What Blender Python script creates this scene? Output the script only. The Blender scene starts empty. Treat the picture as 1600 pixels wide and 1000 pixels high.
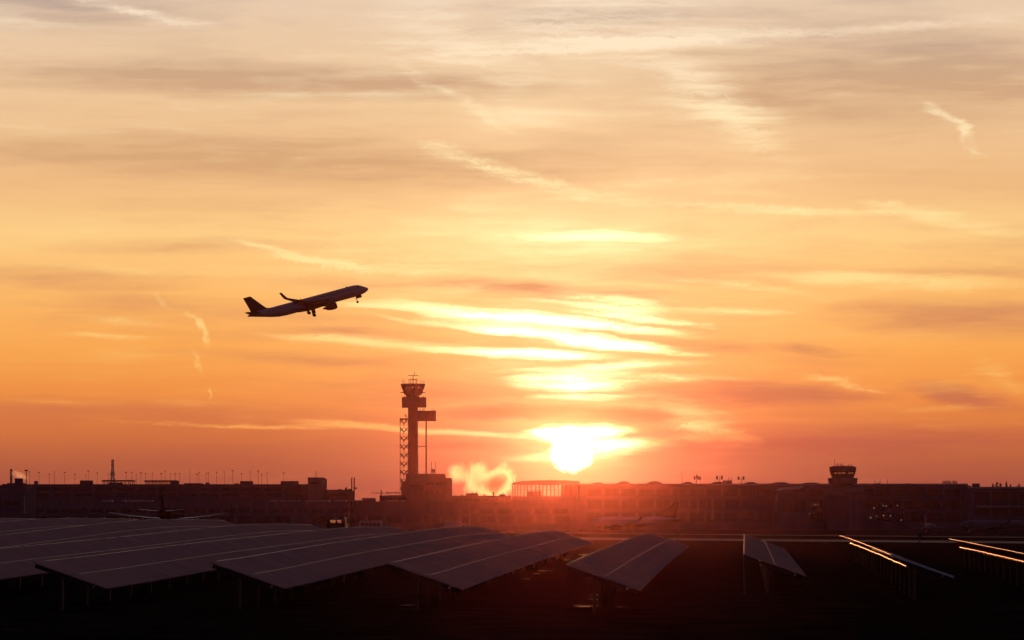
import bpy, bmesh, math, random
from mathutils import Vector, Matrix, Euler
random.seed(7)
S = bpy.context.scene
COL = S.collection

# ---------------------------------------------------------------- camera
F = 6000.0            # focal length in pixels of a 1600 px wide picture
HOR = 807.0           # horizon row
H = 3.85              # eye height above the field
cam = bpy.data.cameras.new('camera')
cam.sensor_width = 36.0
cam.lens = 36.0 * F / 1600.0
cam.shift_y = (HOR - 500.0) / 1600.0
cam.clip_start = 0.5
cam.clip_end = 30000
camo = bpy.data.objects.new('camera', cam)
COL.objects.link(camo)
camo.location = (0, 0, H)
camo.rotation_euler = (math.radians(90), 0, 0)
S.camera = camo

def at(px, py, d):
    return Vector(((px - 800.0) / F * d, d, H + (HOR - py) / F * d))
def X(px, d): return (px - 800.0) / F * d
def Z(py, d): return H + (HOR - py) / F * d
GZ = -2.6             # apron level beyond the runway

S.render.engine = 'CYCLES'
S.cycles.use_denoising = True
S.cycles.max_bounces = 6
S.cycles.volume_bounces = 2
S.cycles.volume_max_steps = 160
S.cycles.volume_step_rate = 0.45
S.cycles.sample_clamp_indirect = 4.0
S.view_settings.view_transform = 'Standard'
S.view_settings.look = 'None'
S.view_settings.gamma = 1
S.view_settings.exposure = 0
S.view_settings.use_curve_mapping = False

# ---------------------------------------------------------------- sun + sky
SUN_AZ = math.atan((893 - 800) / F)
SUN_EL = math.atan((HOR - 702) / F)
sun_dir = Vector((math.sin(SUN_AZ) * math.cos(SUN_EL), math.cos(SUN_AZ) * math.cos(SUN_EL), math.sin(SUN_EL)))
sl = bpy.data.lights.new('sun', 'SUN')
sl.energy = 0.2
sl.angle = math.radians(0.5)
sl.color = (1.0, 0.34, 0.10)
slo = bpy.data.objects.new('sun', sl)
COL.objects.link(slo)
slo.location = (0, -20, 40)
slo.rotation_euler = (-sun_dir).to_track_quat('-Z', 'Y').to_euler()

def lin(c):
    c = c / 255.0
    return c / 12.92 if c <= 0.04045 else ((c + 0.055) / 1.055) ** 2.4
def rgb(r, g, b): return (lin(r), lin(g), lin(b), 1.0)

W = bpy.data.worlds.new('World')
S.world = W
W.use_nodes = True
nt = W.node_tree
nt.nodes.clear()
def N(t, **kw):
    n = nt.nodes.new(t)
    for k, v in kw.items(): setattr(n, k, v)
    return n
def Lk(a, b): nt.links.new(a, b)
def M(op, a, b=None, c=None, clamp=False):
    n = N('ShaderNodeMath', operation=op, use_clamp=clamp)
    for i, s in enumerate((a, b, c)):
        if s is None: continue
        if isinstance(s, (int, float)): n.inputs[i].default_value = s
        else: Lk(s, n.inputs[i])
    return n.outputs[0]
def mixc(f, a, b, blend='MIX'):
    n = N('ShaderNodeMix', data_type='RGBA', blend_type=blend)
    n.clamp_factor = True
    if isinstance(f, (int, float)): n.inputs[0].default_value = f
    else: Lk(f, n.inputs[0])
    for s, i in ((a, 6), (b, 7)):
        if isinstance(s, tuple): n.inputs[i].default_value = s
        else: Lk(s, n.inputs[i])
    return n.outputs[2]
def ramp(val, lo, hi, stops):
    mr = N('ShaderNodeMapRange')
    Lk(val, mr.inputs[0])
    mr.inputs[1].default_value = lo; mr.inputs[2].default_value = hi
    cr = N('ShaderNodeValToRGB')
    Lk(mr.outputs[0], cr.inputs[0])
    el = cr.color_ramp.elements
    stops = sorted(stops)
    while len(el) < len(stops): el.new(0.5)
    for e, (p, c) in zip(el, stops):
        e.position = (p - lo) / (hi - lo); e.color = c
    return cr.outputs[0]

tc = N('ShaderNodeTexCoord')
sep = N('ShaderNodeSeparateXYZ')
Lk(tc.outputs['Generated'], sep.inputs[0])
az = M('ARCTAN2', sep.outputs[0], sep.outputs[1])
el_ = M('ARCSINE', sep.outputs[2])
u = M('MULTIPLY', az, F / 100.0)
v = M('MULTIPLY', el_, F / 100.0)
uv = N('ShaderNodeCombineXYZ')
Lk(u, uv.inputs[0]); Lk(v, uv.inputs[1])
# irregular cloud edges: bend the directions a little
def mapped(src, loc=(0, 0, 0), rot=0.0, scale=(1, 1, 1), typ='POINT'):
    m = N('ShaderNodeMapping', vector_type=typ)
    Lk(src, m.inputs[0])
    m.inputs[1].default_value = loc
    m.inputs[2].default_value = (0, 0, rot)
    m.inputs[3].default_value = scale
    return m.outputs[0]
def noise(src, scale, detail, rough=0.55, dist=0.0):
    n = N('ShaderNodeTexNoise')
    Lk(src, n.inputs['Vector'])
    n.inputs['Scale'].default_value = scale
    n.inputs['Detail'].default_value = detail
    n.inputs['Roughness'].default_value = rough
    n.inputs['Distortion'].default_value = dist
    return n
wn = noise(mapped(uv.outputs[0], scale=(0.45, 2.2, 1)), 1.0, 4.0, 0.6)
wv = N('ShaderNodeVectorMath', operation='SUBTRACT')
Lk(wn.outputs['Color'], wv.inputs[0]); wv.inputs[1].default_value = (0.5, 0.5, 0.5)
wm = N('ShaderNodeVectorMath', operation='MULTIPLY')
Lk(wv.outputs[0], wm.inputs[0]); wm.inputs[1].default_value = (1.6, 0.24, 0)
wa = N('ShaderNodeVectorMath', operation='ADD')
Lk(uv.outputs[0], wa.inputs[0]); Lk(wm.outputs[0], wa.inputs[1])
UVW = wa.outputs[0]

def stroke(cx, cy, hl, hw, ang, src=None, quad=False):
    m = mapped(src or UVW, ((cx - 800) / 100.0, (HOR - cy) / 100.0, 0), math.radians(ang), (hl / 100.0, hw / 100.0, 1), 'TEXTURE')
    g = N('ShaderNodeTexGradient', gradient_type='QUADRATIC_SPHERE' if quad else 'SPHERICAL')
    Lk(m, g.inputs[0])
    return g.outputs[1]
def gather(lst):
    acc = None
    for (cx, cy, hl, hw, ang, I) in lst:
        s = stroke(cx, cy, hl, hw, ang)
        acc = M('MULTIPLY', s, I) if acc is None else M('MULTIPLY_ADD', s, I, acc)
    return acc

LIGHT = [(700, 487, 220, 7, -5, 1.6), (760, 515, 210, 7, -7, 1.5), (965, 545, 150, 8, -5, 1.2), (930, 481, 140, 7, -8, 1.0), (560, 478, 120, 6, -5, .8), (500, 530, 140, 6, -4, .7), (1000, 500, 120, 8, -7, 1.4),
         (945, 371, 130, 10, -1, 2.2), (930, 376, 220, 30, -1, .45), (815, 497, 300, 13, -6, 2.4), (890, 527, 240, 13, -8, 2.4), (815, 553, 190, 10, -3, 2.2), (910, 508, 160, 9, -6, 1.6), (905, 681, 72, 17, 1, 2.2), (950, 694, 70, 11, 6, 1.2), (860, 676, 60, 9, -2, 1.6),
         (610, 538, 250, 12, -4, .9), (972, 475, 100, 14, -9, 1.4), (1150, 488, 110, 8, -2, .9), (1430, 441, 260, 18, -2, .7),
         (1140, 446, 150, 11, -6, .6), (910, 671, 88, 11, 0, 2.2), (895, 602, 130, 14, 1, 1.6), (880, 588, 110, 8, 3, 1.4), (900, 622, 100, 8, 0, 1.2), (1110, 662, 100, 36, -18, 1.0),
         (690, 672, 270, 8, -4, 1.3), (400, 664, 330, 6, -1.4, .7), (1320, 600, 90, 8, -14, .5), (425, 395, 95, 8, -15, .6),
         (520, 413, 110, 9, -5, .8), (560, 400, 170, 22, -4, .35), 
         (1115, 170, 190, 60, -32, .45), (880, 50, 420, 95, 4, .6), (1120, 62, 480, 20, 3, .55), (200, 24, 190, 15, -11, .5),
         (1230, 330, 210, 10, -3, .5), (1490, 350, 190, 18, -11, .4), (1480, 190, 70, 12, -30, .6), (1518, 225, 45, 13, -80, .35),
         (760, 262, 170, 20, -17, .45), (180, 425, 280, 14, -3, .4), (190, 504, 110, 11, -4, .6), (175, 529, 100, 8, -3, .6),
         (85, 628, 140, 8, -3, .35), (975, 697, 150, 18, 6, 1.3), (840, 716, 90, 10, 1, 1.0), (940, 575, 200, 10, 2, .9),
         (1060, 590, 150, 9, -2, .7), (1500, 640, 160, 10, -2, .3), (700, 150, 160, 12, -30, .35)]
DARK = [(420, 132, 560, 36, -1, 1.6), (430, 252, 640, 48, -2, 1.3), (60, 18, 330, 55, -3, .9), (1440, 130, 470, 95, -3, 1.0),
        (1180, 165, 300, 60, -4, .6), (80, 436, 260, 20, -2, .7), (300, 388, 300, 18, 0, .45), (640, 445, 320, 18, -1, .5),
        (880, 456, 260, 20, -4, .85), (1050, 428, 240, 20, -3, .5), (1510, 498, 260, 40, -3, 1.2), (1520, 428, 190, 11, -1, .6),
        (1255, 545, 90, 10, -6, .8), (1150, 616, 280, 24, 0, 1.3), (1510, 622, 110, 26, -10, 1.6), (890, 648, 240, 15, -1, 2.4),
        (690, 618, 250, 24, -2, .7), (220, 645, 460, 30, -1, .5), (1300, 690, 450, 34, 1, 1.1), (480, 560, 300, 16, -2, .5),
        (560, 522, 160, 12, -4, .6), (760, 699, 160, 11, -1, .9), (1080, 540, 160, 12, -3, .7), (1000, 30, 300, 22, 3, .45),
        (1230, 420, 260, 16, -4, .4), (300, 480, 240, 20, -4, .4)]
Lsum = gather(LIGHT)
# a torn contrail curl
w2 = noise(uv.outputs[0], 6.0, 3.0, 0.6)
w2s = N('ShaderNodeVectorMath', operation='SUBTRACT'); Lk(w2.outputs['Color'], w2s.inputs[0]); w2s.inputs[1].default_value = (0.5, 0.5, 0.5)
w2m = N('ShaderNodeVectorMath', operation='MULTIPLY_ADD'); Lk(w2s.outputs[0], w2m.inputs[0]); w2m.inputs[1].default_value = (0.22, 0.22, 0); Lk(uv.outputs[0], w2m.inputs[2])
for (cx, cy, hl, hw, ang, I) in ((740, 95, 210, 60, -33, .2), (705, 235, 100, 14, -14, .22), (790, 268, 150, 24, -17, .2), (900, 298, 150, 18, -10, .3), (1080, 322, 190, 12, -4, .32), (1250, 334, 170, 10, -2, .34), (1390, 328, 80, 12, -10, .36), (1490, 350, 170, 20, -13, .34), (1110, 150, 140, 50, -40, .2), (1180, 215, 90, 24, -28, .2), (405, 386, 90, 10, -17, .35), (500, 412, 120, 8, -8, .6), (620, 420, 110, 12, -2, .45), (170, 12, 130, 14, -12, .22), (270, 36, 110, 12, -10, .2), (1440, 48, 260, 13, 4, .28), (1000, 70, 300, 16, 3, .34), (1320, 598, 80, 8, -14, .5), (1560, 590, 70, 20, -35, .3),
        (302, 496, 20, 7, -30, .7), (316, 511, 20, 8, -58, 1.2), (324, 530, 18, 8, -84, .9), (310, 568, 24, 7, -72, .55), (330, 615, 16, 2.2, -88, .6), (252, 470, 30, 8, -50, .5), (1478, 190, 54, 12, -32, .4), (1508, 214, 38, 17, -65, .36), (1518, 245, 30, 12, -88, .22)):
    Lsum = M('MULTIPLY_ADD', stroke(cx, cy, hl, hw, ang, w2m.outputs[0]), I, Lsum)
Dsum = gather(DARK)
n1 = noise(mapped(UVW, rot=math.radians(4), scale=(0.22, 1.5, 1)), 1.0, 6.0, 0.6).outputs[0]
n2 = noise(mapped(UVW, (7, 3, 2), math.radians(5), (0.55, 6.5, 1)), 1.0, 4.0, 0.55).outputs[0]
nn = M('MULTIPLY_ADD', n2, 0.30, M('MULTIPLY', n1, 0.90))            # about 0.6
# broad slanting veils, higher up
n4 = noise(mapped(UVW, (11, 4, 8), math.radians(24), (0.20, 0.75, 1)), 1.0, 5.0, 0.55).outputs[0]
up = N('ShaderNodeMapRange', interpolation_type='SMOOTHSTEP')
Lk(v, up.inputs[0]); up.inputs[1].default_value = 1.5; up.inputs[2].default_value = 5.0
nn = M('MULTIPLY_ADD', M('MULTIPLY', M('SUBTRACT', n4, 0.5), up.outputs[0]), 0.75, nn)
hi = M('MULTIPLY', M('SUBTRACT', nn, 0.60, clamp=True), 2.2)
lo = M('MULTIPLY', M('SUBTRACT', 0.60, nn, clamp=True), 2.2)
n3 = noise(mapped(w2m.outputs[0], (3, 9, 5), math.radians(7), (0.8, 15.0, 1)), 1.0, 4.0, 0.6).outputs[0]
tex = M('MULTIPLY_ADD', n2, 1.3, M('MULTIPLY_ADD', n3, 1.6, -0.45))
Lm = M('MAXIMUM', M('MULTIPLY_ADD', Lsum, tex, M('MULTIPLY_ADD', M('SUBTRACT', n3, 0.5), 0.22, hi)), 0.0)
sm = N('ShaderNodeMapRange', interpolation_type='SMOOTHSTEP')
Lk(Lm, sm.inputs[0]); sm.inputs[1].default_value = 0.04; sm.inputs[2].default_value = 1.05
Lsm = sm.outputs[0]
Dm = M('MULTIPLY_ADD', Dsum, M('SUBTRACT', 1.75, M('MULTIPLY', n2, 1.5)), lo)
BASE = [(-2, rgb(146, 72, 60)), (.5, rgb(164, 84, 64)), (.9, rgb(184, 98, 64)), (1.3, rgb(208, 115, 64)), (1.9, rgb(238, 145, 70)),
        (2.6, rgb(249, 168, 82)), (3.5, rgb(252, 186, 106)), (4.4, rgb(254, 206, 134)), (5.2, rgb(240, 188, 132)), (6.6, rgb(238, 199, 154)),
        (8.1, rgb(232, 203, 174)), (14, rgb(188, 168, 158)), (30, rgb(118, 104, 112))]
DRK = [(-2, rgb(140, 70, 62)), (.6, rgb(164, 82, 68)), (1.5, rgb(198, 106, 72)), (2.4, rgb(214, 136, 86)), (3.4, rgb(222, 152, 98)),
       (5, rgb(222, 170, 118)), (6.7, rgb(210, 169, 132)), (8.1, rgb(190, 168, 154)), (14, rgb(158, 144, 142)), (30, rgb(110, 98, 108))]
LGT = [(-2, rgb(200, 100, 72)), (.6, rgb(235, 130, 78)), (1.4, rgb(252, 168, 84)), (2.4, rgb(255, 200, 112)), (3.6, rgb(255, 216, 138)),
       (5, rgb(255, 226, 160)), (6.7, rgb(254, 228, 188)), (8.1, rgb(252, 230, 204)), (14, rgb(222, 204, 190)), (30, rgb(146, 132, 136))]
cb = ramp(v, -2, 30, BASE); cd = ramp(v, -2, 30, DRK); cl = ramp(v, -2, 30, LGT)
c = mixc(M('MULTIPLY', Dm, 0.95, clamp=True), cb, cd)
c = mixc(M('MULTIPLY', Lsm, 0.95, clamp=True), c, cl)
# sunlight scattered by the cirrus around and above the sun
pil = stroke(893, 450, 700, 520, 0, uv.outputs[0], True)
near = stroke(893, 610, 330, 260, 0, uv.outputs[0], True)
tight = stroke(893, 700, 140, 85, 0, UVW, True)
cloudy = M('MULTIPLY_ADD', M('POWER', Lm, 1.6), 1.2, 0.20)
def addc(col, fac, color):
    n = N('ShaderNodeVectorMath', operation='SCALE')
    n.inputs[0].default_value = color[:3]
    Lk(fac, n.inputs[3])
    a = N('ShaderNodeVectorMath', operation='ADD')
    Lk(col, a.inputs[0]); Lk(n.outputs[0], a.inputs[1])
    return a.outputs[0]
veil = M('SUBTRACT', 1.0, M('MULTIPLY', Dm, 0.7, clamp=True))
c = addc(c, M('MULTIPLY', M('MULTIPLY', pil, M('MULTIPLY_ADD', Lm, 0.9, 0.75)), veil), (0.34, 0.31, 0.19))
c = addc(c, M('MULTIPLY', M('MULTIPLY', near, cloudy), veil), (0.9, 0.70, 0.46))
c = addc(c, M('MULTIPLY', tight, M('MULTIPLY_ADD', Lm, 1.7, 0.45)), (1.0, 0.52, 0.20))
disc = stroke(893, 706, 50, 50, 0, w2m.outputs[0])
discm = M('MULTIPLY', M('SUBTRACT', disc, 0.28, clamp=True), 2.0, clamp=True)
c = addc(c, discm, (6.0, 4.6, 3.0))
# away from the sunset the clear dusk sky takes over
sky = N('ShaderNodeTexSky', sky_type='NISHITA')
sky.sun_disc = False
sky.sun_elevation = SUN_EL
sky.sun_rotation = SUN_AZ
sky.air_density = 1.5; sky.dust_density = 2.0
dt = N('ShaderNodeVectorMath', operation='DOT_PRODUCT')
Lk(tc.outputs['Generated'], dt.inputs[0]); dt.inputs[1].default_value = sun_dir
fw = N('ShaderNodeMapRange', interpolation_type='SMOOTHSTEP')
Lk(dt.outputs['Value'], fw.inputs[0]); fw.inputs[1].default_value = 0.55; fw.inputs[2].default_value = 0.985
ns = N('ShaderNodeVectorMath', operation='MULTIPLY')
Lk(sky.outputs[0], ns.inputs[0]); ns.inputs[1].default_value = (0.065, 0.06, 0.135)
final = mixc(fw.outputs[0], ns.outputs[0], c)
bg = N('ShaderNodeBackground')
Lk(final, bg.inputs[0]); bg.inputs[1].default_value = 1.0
wo = N('ShaderNodeOutputWorld')
Lk(bg.outputs[0], wo.inputs[0])
W.cycles.sampling_method = 'MANUAL'
W.cycles.sample_map_resolution = 2048

# ---------------------------------------------------------------- helpers
def mat(name, col, rough=0.7, metal=0.0, spec=0.3, var=0.25, scale=0.4, stretch=(1, 1, 1), emit=None, estr=0.0, bump=0.0):
    m = bpy.data.materials.new(name)
    m.use_nodes = True
    t = m.node_tree
    b = t.nodes['Principled BSDF']
    b.inputs['Roughness'].default_value = rough
    b.inputs['Metallic'].default_value = metal
    b.inputs['Specular IOR Level'].default_value = spec
    tcn = t.nodes.new('ShaderNodeTexCoord')
    mp = t.nodes.new('ShaderNodeMapping'); mp.inputs[3].default_value = stretch
    t.links.new(tcn.outputs['Object'], mp.inputs[0])
    nz = t.nodes.new('ShaderNodeTexNoise'); nz.inputs['Scale'].default_value = scale; nz.inputs['Detail'].default_value = 6
    t.links.new(mp.outputs[0], nz.inputs['Vector'])
    cr = t.nodes.new('ShaderNodeValToRGB')
    a, z = cr.color_ramp.elements
    a.position, z.position = 0.3, 0.7
    a.color = tuple(x * (1 - var) for x in col) + (1,)
    z.color = tuple(min(1, x * (1 + var)) for x in col) + (1,)
    t.links.new(nz.outputs[0], cr.inputs[0])
    t.links.new(cr.outputs[0], b.inputs['Base Color'])
    if bump:
        bp = t.nodes.new('ShaderNodeBump'); bp.inputs['Strength'].default_value = bump
        t.links.new(nz.outputs[0], bp.inputs['Height']); t.links.new(bp.outputs[0], b.inputs['Normal'])
    if emit:
        b.inputs['Emission Color'].default_value = tuple(emit) + (1,)
        b.inputs['Emission Strength'].default_value = estr
    return m

class MB:
    def __init__(s): s.v = []; s.f = []
    def box(s, x0, x1, y0, y1, z0, z1):
        b = len(s.v)
        s.v += [(x0, y0, z0), (x1, y0, z0), (x1, y1, z0), (x0, y1, z0), (x0, y0, z1), (x1, y0, z1), (x1, y1, z1), (x0, y1, z1)]
        s.f += [tuple(b + i for i in q) for q in ((0, 3, 2, 1), (4, 5, 6, 7), (0, 1, 5, 4), (1, 2, 6, 5), (2, 3, 7, 6), (3, 0, 4, 7))]
        return s
    def rings(s, rings, cap=True, close=True):
        b = len(s.v); n = len(rings[0])
        for r in rings: s.v += [tuple(p) for p in r]
        m = n if close else n - 1
        for i in range(len(rings) - 1):
            for j in range(m):
                k = (j + 1) % n
                s.f.append((b + i * n + j, b + i * n + k, b + (i + 1) * n + k, b + (i + 1) * n + j))
        if cap:
            s.f.append(tuple(b + j for j in reversed(range(n))))
            s.f.append(tuple(b + (len(rings) - 1) * n + j for j in range(n)))
        return s
    def tube(s, pts, r, n=6, r2=None):
        pts = [Vector(p) for p in pts]
        rr = []
        for i, p in enumerate(pts):
            t = (pts[min(i + 1, len(pts) - 1)] - pts[max(i - 1, 0)]).normalized()
            a = t.cross(Vector((0, 0, 1)) if abs(t.z) < 0.9 else Vector((1, 0, 0))).normalized()
            b = t.cross(a)
            q = r if r2 is None else r + (r2 - r) * i / max(1, len(pts) - 1)
            rr.append([p + a * (q * math.cos(2 * math.pi * k / n)) + b * (q * math.sin(2 * math.pi * k / n)) for k in range(n)])
        return s.rings(rr)
    def bar(s, p, q, w, h):
        p = Vector(p); q = Vector(q)
        t = (q - p).normalized()
        a = t.cross(Vector((0, 0, 1)) if abs(t.z) < 0.95 else Vector((0, 1, 0))).normalized()
        b = a.cross(t)
        o = [a * (sx * w / 2) + b * (sz * h / 2) for sx, sz in ((-1, -1), (1, -1), (1, 1), (-1, 1))]
        return s.rings([[p + e for e in o], [q + e for e in o]])
    def prism(s, prof, axis, a0, a1):
        # prof: 2-d outline; axis 'y': prof in x,z ; axis 'x': prof in y,z ; axis 'z': prof in x,y
        f = {'y': lambda p, a: (p[0], a, p[1]), 'x': lambda p, a: (a, p[0], p[1]), 'z': lambda p, a: (p[0], p[1], a)}[axis]
        return s.rings([[f(p, a0) for p in prof], [f(p, a1) for p in prof]])
    def frustum(s, cx, cy, levels, n=8, rot=None):
        rot = math.pi / n if rot is None else rot
        return s.rings([[(cx + r * math.cos(rot + 2 * math.pi * k / n), cy + r * math.sin(rot + 2 * math.pi * k / n), z) for k in range(n)] for (z, r) in levels])
    def mesh(s, name, m=None, smooth=False):
        me = bpy.data.meshes.new(name)
        me.from_pydata([tuple(p) for p in s.v], [], s.f)
        bm = bmesh.new(); bm.from_mesh(me)
        bmesh.ops.recalc_face_normals(bm, faces=bm.faces)
        bm.to_mesh(me); bm.free()
        if smooth:
            for p in me.polygons: p.use_smooth = True
        if m: me.materials.append(m)
        return me
    def build(s, name, m, parent=None, smooth=False):
        return link(name, s.mesh(name, m, smooth), parent)

def link(name, me, parent=None, loc=None):
    o = bpy.data.objects.new(name, me)
    COL.objects.link(o)
    if parent is not None: o.parent = parent
    if loc is not None: o.location = loc
    return o
def tag(o, label=None, cat=None, group=None, kind=None):
    if label: o['label'] = label
    if cat: o['category'] = cat
    if group: o['group'] = group
    if kind: o['kind'] = kind
    return o
def thing(name, label, cat, loc=(0, 0, 0), group=None, rot=(0, 0, 0)):
    o = link(name, None, None, loc)
    o.empty_display_size = 0.5
    o.rotation_euler = rot
    return tag(o, label, cat, group)
def copy_tree(o, parent=None):
    c_ = o.copy(); COL.objects.link(c_)
    if parent is not None: c_.parent = parent
    for ch in [k for k in bpy.data.objects if k.parent == o]: copy_tree(ch, c_)
    return c_

MT = dict(
    grass=mat('dark_grass', (.014, .012, .009), .95, spec=0, var=.5, scale=.3),
    tarmac=mat('apron_asphalt', (.03, .03, .032), .9, spec=0, scale=.05),
    runway=mat('runway_concrete', (.16, .155, .15), .8, spec=.05, scale=.05),
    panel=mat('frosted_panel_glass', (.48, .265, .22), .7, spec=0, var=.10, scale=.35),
    alu=mat('warm_glint_aluminium', (.30, .19, .16), .3, 1.0, var=.1, scale=3),  # aluminium tinted warm so its sun glints turn orange
    rail=mat('dimmed_aluminium', (.34, .31, .30), .42, .9, var=.15, scale=1.5),  # duller copy of the rail aluminium, to dim its bright lines
    glintsteel=mat('orange_glint_steel', (.26, .10, .055), .3, 1.0, var=.25, scale=.6),  # steel base tinted rust-orange so the sun glints come out orange
    galv=mat('galvanised_steel', (.45, .45, .46), .38, .9, var=.2, scale=2),
    poststeel=mat('darkened_post_steel', (.07, .05, .045), .5, .4, var=.2, scale=2),  # steel darkened so the posts sink into the black under the panels
    darksteel=mat('dark_painted_steel', (.05, .05, .055), .6, .2, scale=1),
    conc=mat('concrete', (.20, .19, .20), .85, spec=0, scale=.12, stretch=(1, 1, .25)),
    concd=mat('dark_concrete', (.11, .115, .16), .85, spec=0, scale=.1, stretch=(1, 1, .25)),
    clad=mat('metal_cladding', (.13, .13, .17), .7, .1, scale=.2, stretch=(3, 1, .1)),
    glass=mat('dark_glazing', (.035, .038, .055), .2, 0, .5, scale=.3),
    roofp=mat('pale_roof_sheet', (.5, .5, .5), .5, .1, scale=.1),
    roofd=mat('dark_roof_felt', (.07, .068, .07), .9, scale=.1),
    white=mat('white_paint', (.72, .72, .74), .4, var=.05, scale=.3),
    grey=mat('pale_grey_paint', (.42, .42, .46), .38, var=.06, scale=.3),
    red=mat('dark_red_paint', (.10, .012, .016), .4, var=.1),
    matte=mat('matte_dark_paint', (.05, .025, .035), .9, spec=0, var=.1),
    maroon=mat('violet_tail_paint', (.06, .022, .034), .4, var=.1),
    black=mat('rubber_black', (.015, .015, .015), .8),
    lamp=mat('lit_window_pane', (.3, .3, .3), .5, emit=(1, .8, .6), estr=.45),
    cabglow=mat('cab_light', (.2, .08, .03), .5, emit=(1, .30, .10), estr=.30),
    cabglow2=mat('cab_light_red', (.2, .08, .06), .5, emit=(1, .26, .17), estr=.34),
    paneglow=mat('painted_pane_glow', (.15, .08, .05), .5, emit=(1, .32, .13), estr=.16),  # faint emission painted in for brightness in the tower cab panes
    blue=mat('blue_letters', (.05, .035, .16), .5),
    letters=mat('dark_letters', (.04, .03, .03), .6),
    water=mat('puddle_water', (.012, .01, .01), .55, 0, .1, var=.1),
    bark=mat('bark', (.05, .035, .025), .9, scale=2),
    leaf=mat('leaves', (.05, .055, .03), .8, var=.4, scale=1),
    hill=mat('far_woodland', (.06, .06, .05), .95, scale=.01),
)

# ---------------------------------------------------------------- terrain
ROWP = 7.48                    # pitch of the solar rows
AX = (1163 - 800) / F          # the rows run towards this direction
def lerp_tab(tab, d):
    if d <= tab[0][0]: return tab[0][1]
    for (a, b), (c_, e) in zip(tab, tab[1:]):
        if d <= c_:
            t = (d - a) / (c_ - a)
            return b + (e - b) * t
    return tab[-1][1]
def smooth_tab(tab, d): return sum(lerp_tab(tab, d + o) for o in (-12, -6, 0, 6, 12)) / 5.0
ZL = [(150, 1.86), (162, 1.92), (180, 2.08), (200, 2.33), (230, 2.58), (255, 2.78), (285, 3.02), (305, 3.06), (332, 2.93), (370, 2.6)]
ZR = [(150, 1.78), (162, 1.84), (200, 2.13), (240, 2.34), (275, 2.50), (307, 2.58), (340, 2.5), (370, 2.3)]
def sstep(a, b, x):
    t = min(1, max(0, (x - a) / (b - a)))
    return t * t * (3 - 2 * t)
def zhigh(L, d):
    k = L / ROWP + 5
    t = sstep(2, 4, k)
    z = smooth_tab(ZL, d) * (1 - t) + smooth_tab(ZR, d) * t
    if k > 4: z -= min(4, (k - 4)) * 0.10
    if k < 1: z += 0.68 * sstep(1, -1.6, k) * sstep(205, 292, d)
    return z
def zg(x, y):
    L = x - AX * y
    far = -0.009 * max(-40, min(140, x - 10)) * sstep(380, 560, y)
    far += GZ * sstep(900, 1480, y)
    if 110 < y < 480:
        zz = zhigh(max(-70, min(40, L)), max(150, y)) - 2.02 - .35 * sstep(3, 12, L) * sstep(260, 190, y)
        w = sstep(110, 150, y) * (1 - sstep(335, 460, y))
        far = far * (1 - w) + zz * w
    if -80 < y < 60: far += 2.2 * (1 - sstep(12, 58, abs(y)))
    return far
def axis(parts):
    out = []
    for a, b, st in parts:
        q = a
        while q < b - 1e-6:
            out.append(q); q += st
    out.append(parts[-1][1])
    return out
XS = axis([(-4000, -1000, 1000), (-1000, -200, 160), (-200, -90, 22), (-90, 90, 3), (90, 200, 22), (200, 1000, 160), (1000, 4000, 1000)])
YS = axis([(-4000, -1000, 1000), (-1000, -100, 180), (-100, 110, 7), (110, 480, 4), (480, 1000, 20), (1000, 1600, 60), (1600, 3000, 350), (3000, 4000, 500)])
def sheet(xs, ys, dz):
    b = MB()
    n = len(xs)
    b.v = [(x, y, zg(x, y) + dz) for y in ys for x in xs]
    b.f = [(j * n + i, j * n + i + 1, (j + 1) * n + i + 1, (j + 1) * n + i) for j in range(len(ys) - 1) for i in range(n - 1)]
    return b
g = sheet(XS, YS, 0).build('ground', MT['grass'], None, True)
tag(g, 'dark winter grass field sloping gently under the solar rows', kind='structure')
def strip(name, y0, y1, m, label, dz, x0=-1000, x1=1000):
    xs = [x for x in XS if x0 <= x <= x1]
    ys = axis([(y0, y1, 20)])
    return tag(sheet(xs, ys, dz).build(name, m, None, True), label, kind='structure')
strip('runway', 640, 700, MT['runway'], 'pale concrete runway strip beyond the solar field', 0.05)
strip('taxiway', 860, 900, MT['runway'], 'narrow pale taxiway in front of the apron', 0.05)
strip('apron', 1000, 2360, MT['tarmac'], 'dark asphalt apron in front of the terminals', 0.04, -1000, 1000)
# lines along the runway
for yy, nm in ((644, 'near'), (696, 'far')):
    b = sheet([x for x in XS if abs(x) <= 360], [yy - .45, yy + .45], 0.06)
    tag(b.build('runway_edge_line', MT['white'], None), 'white painted line along the %s edge of the runway' % nm, kind='structure')
# far hills
for (x0, x1, d, top, lab) in ((-620, -90, 3500, 24, 'low wooded ridge far behind the left terminal'), (-300, 420, 3600, 22, 'low wooded ridge far behind the control tower'), (200, 900, 3550, 18, 'low wooded ridge far behind the right terminal')):
    b = MB(); rr = []
    n = 60
    for i in range(n + 1):
        x = x0 + (x1 - x0) * i / n
        e = math.sin(math.pi * i / n) ** .5
        z = top * e * (.8 + .14 * math.sin(i * .7 + d) + .08 * math.sin(i * 1.9) + .05 * random.random())
        rr.append([(x, d - 260, -3), (x, d - 60, z * .8), (x, d, z), (x, d + 300, -3)])
    b.rings(rr)
    tag(b.build('hill', MT['hill'], None, False), lab, kind='structure')

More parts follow.
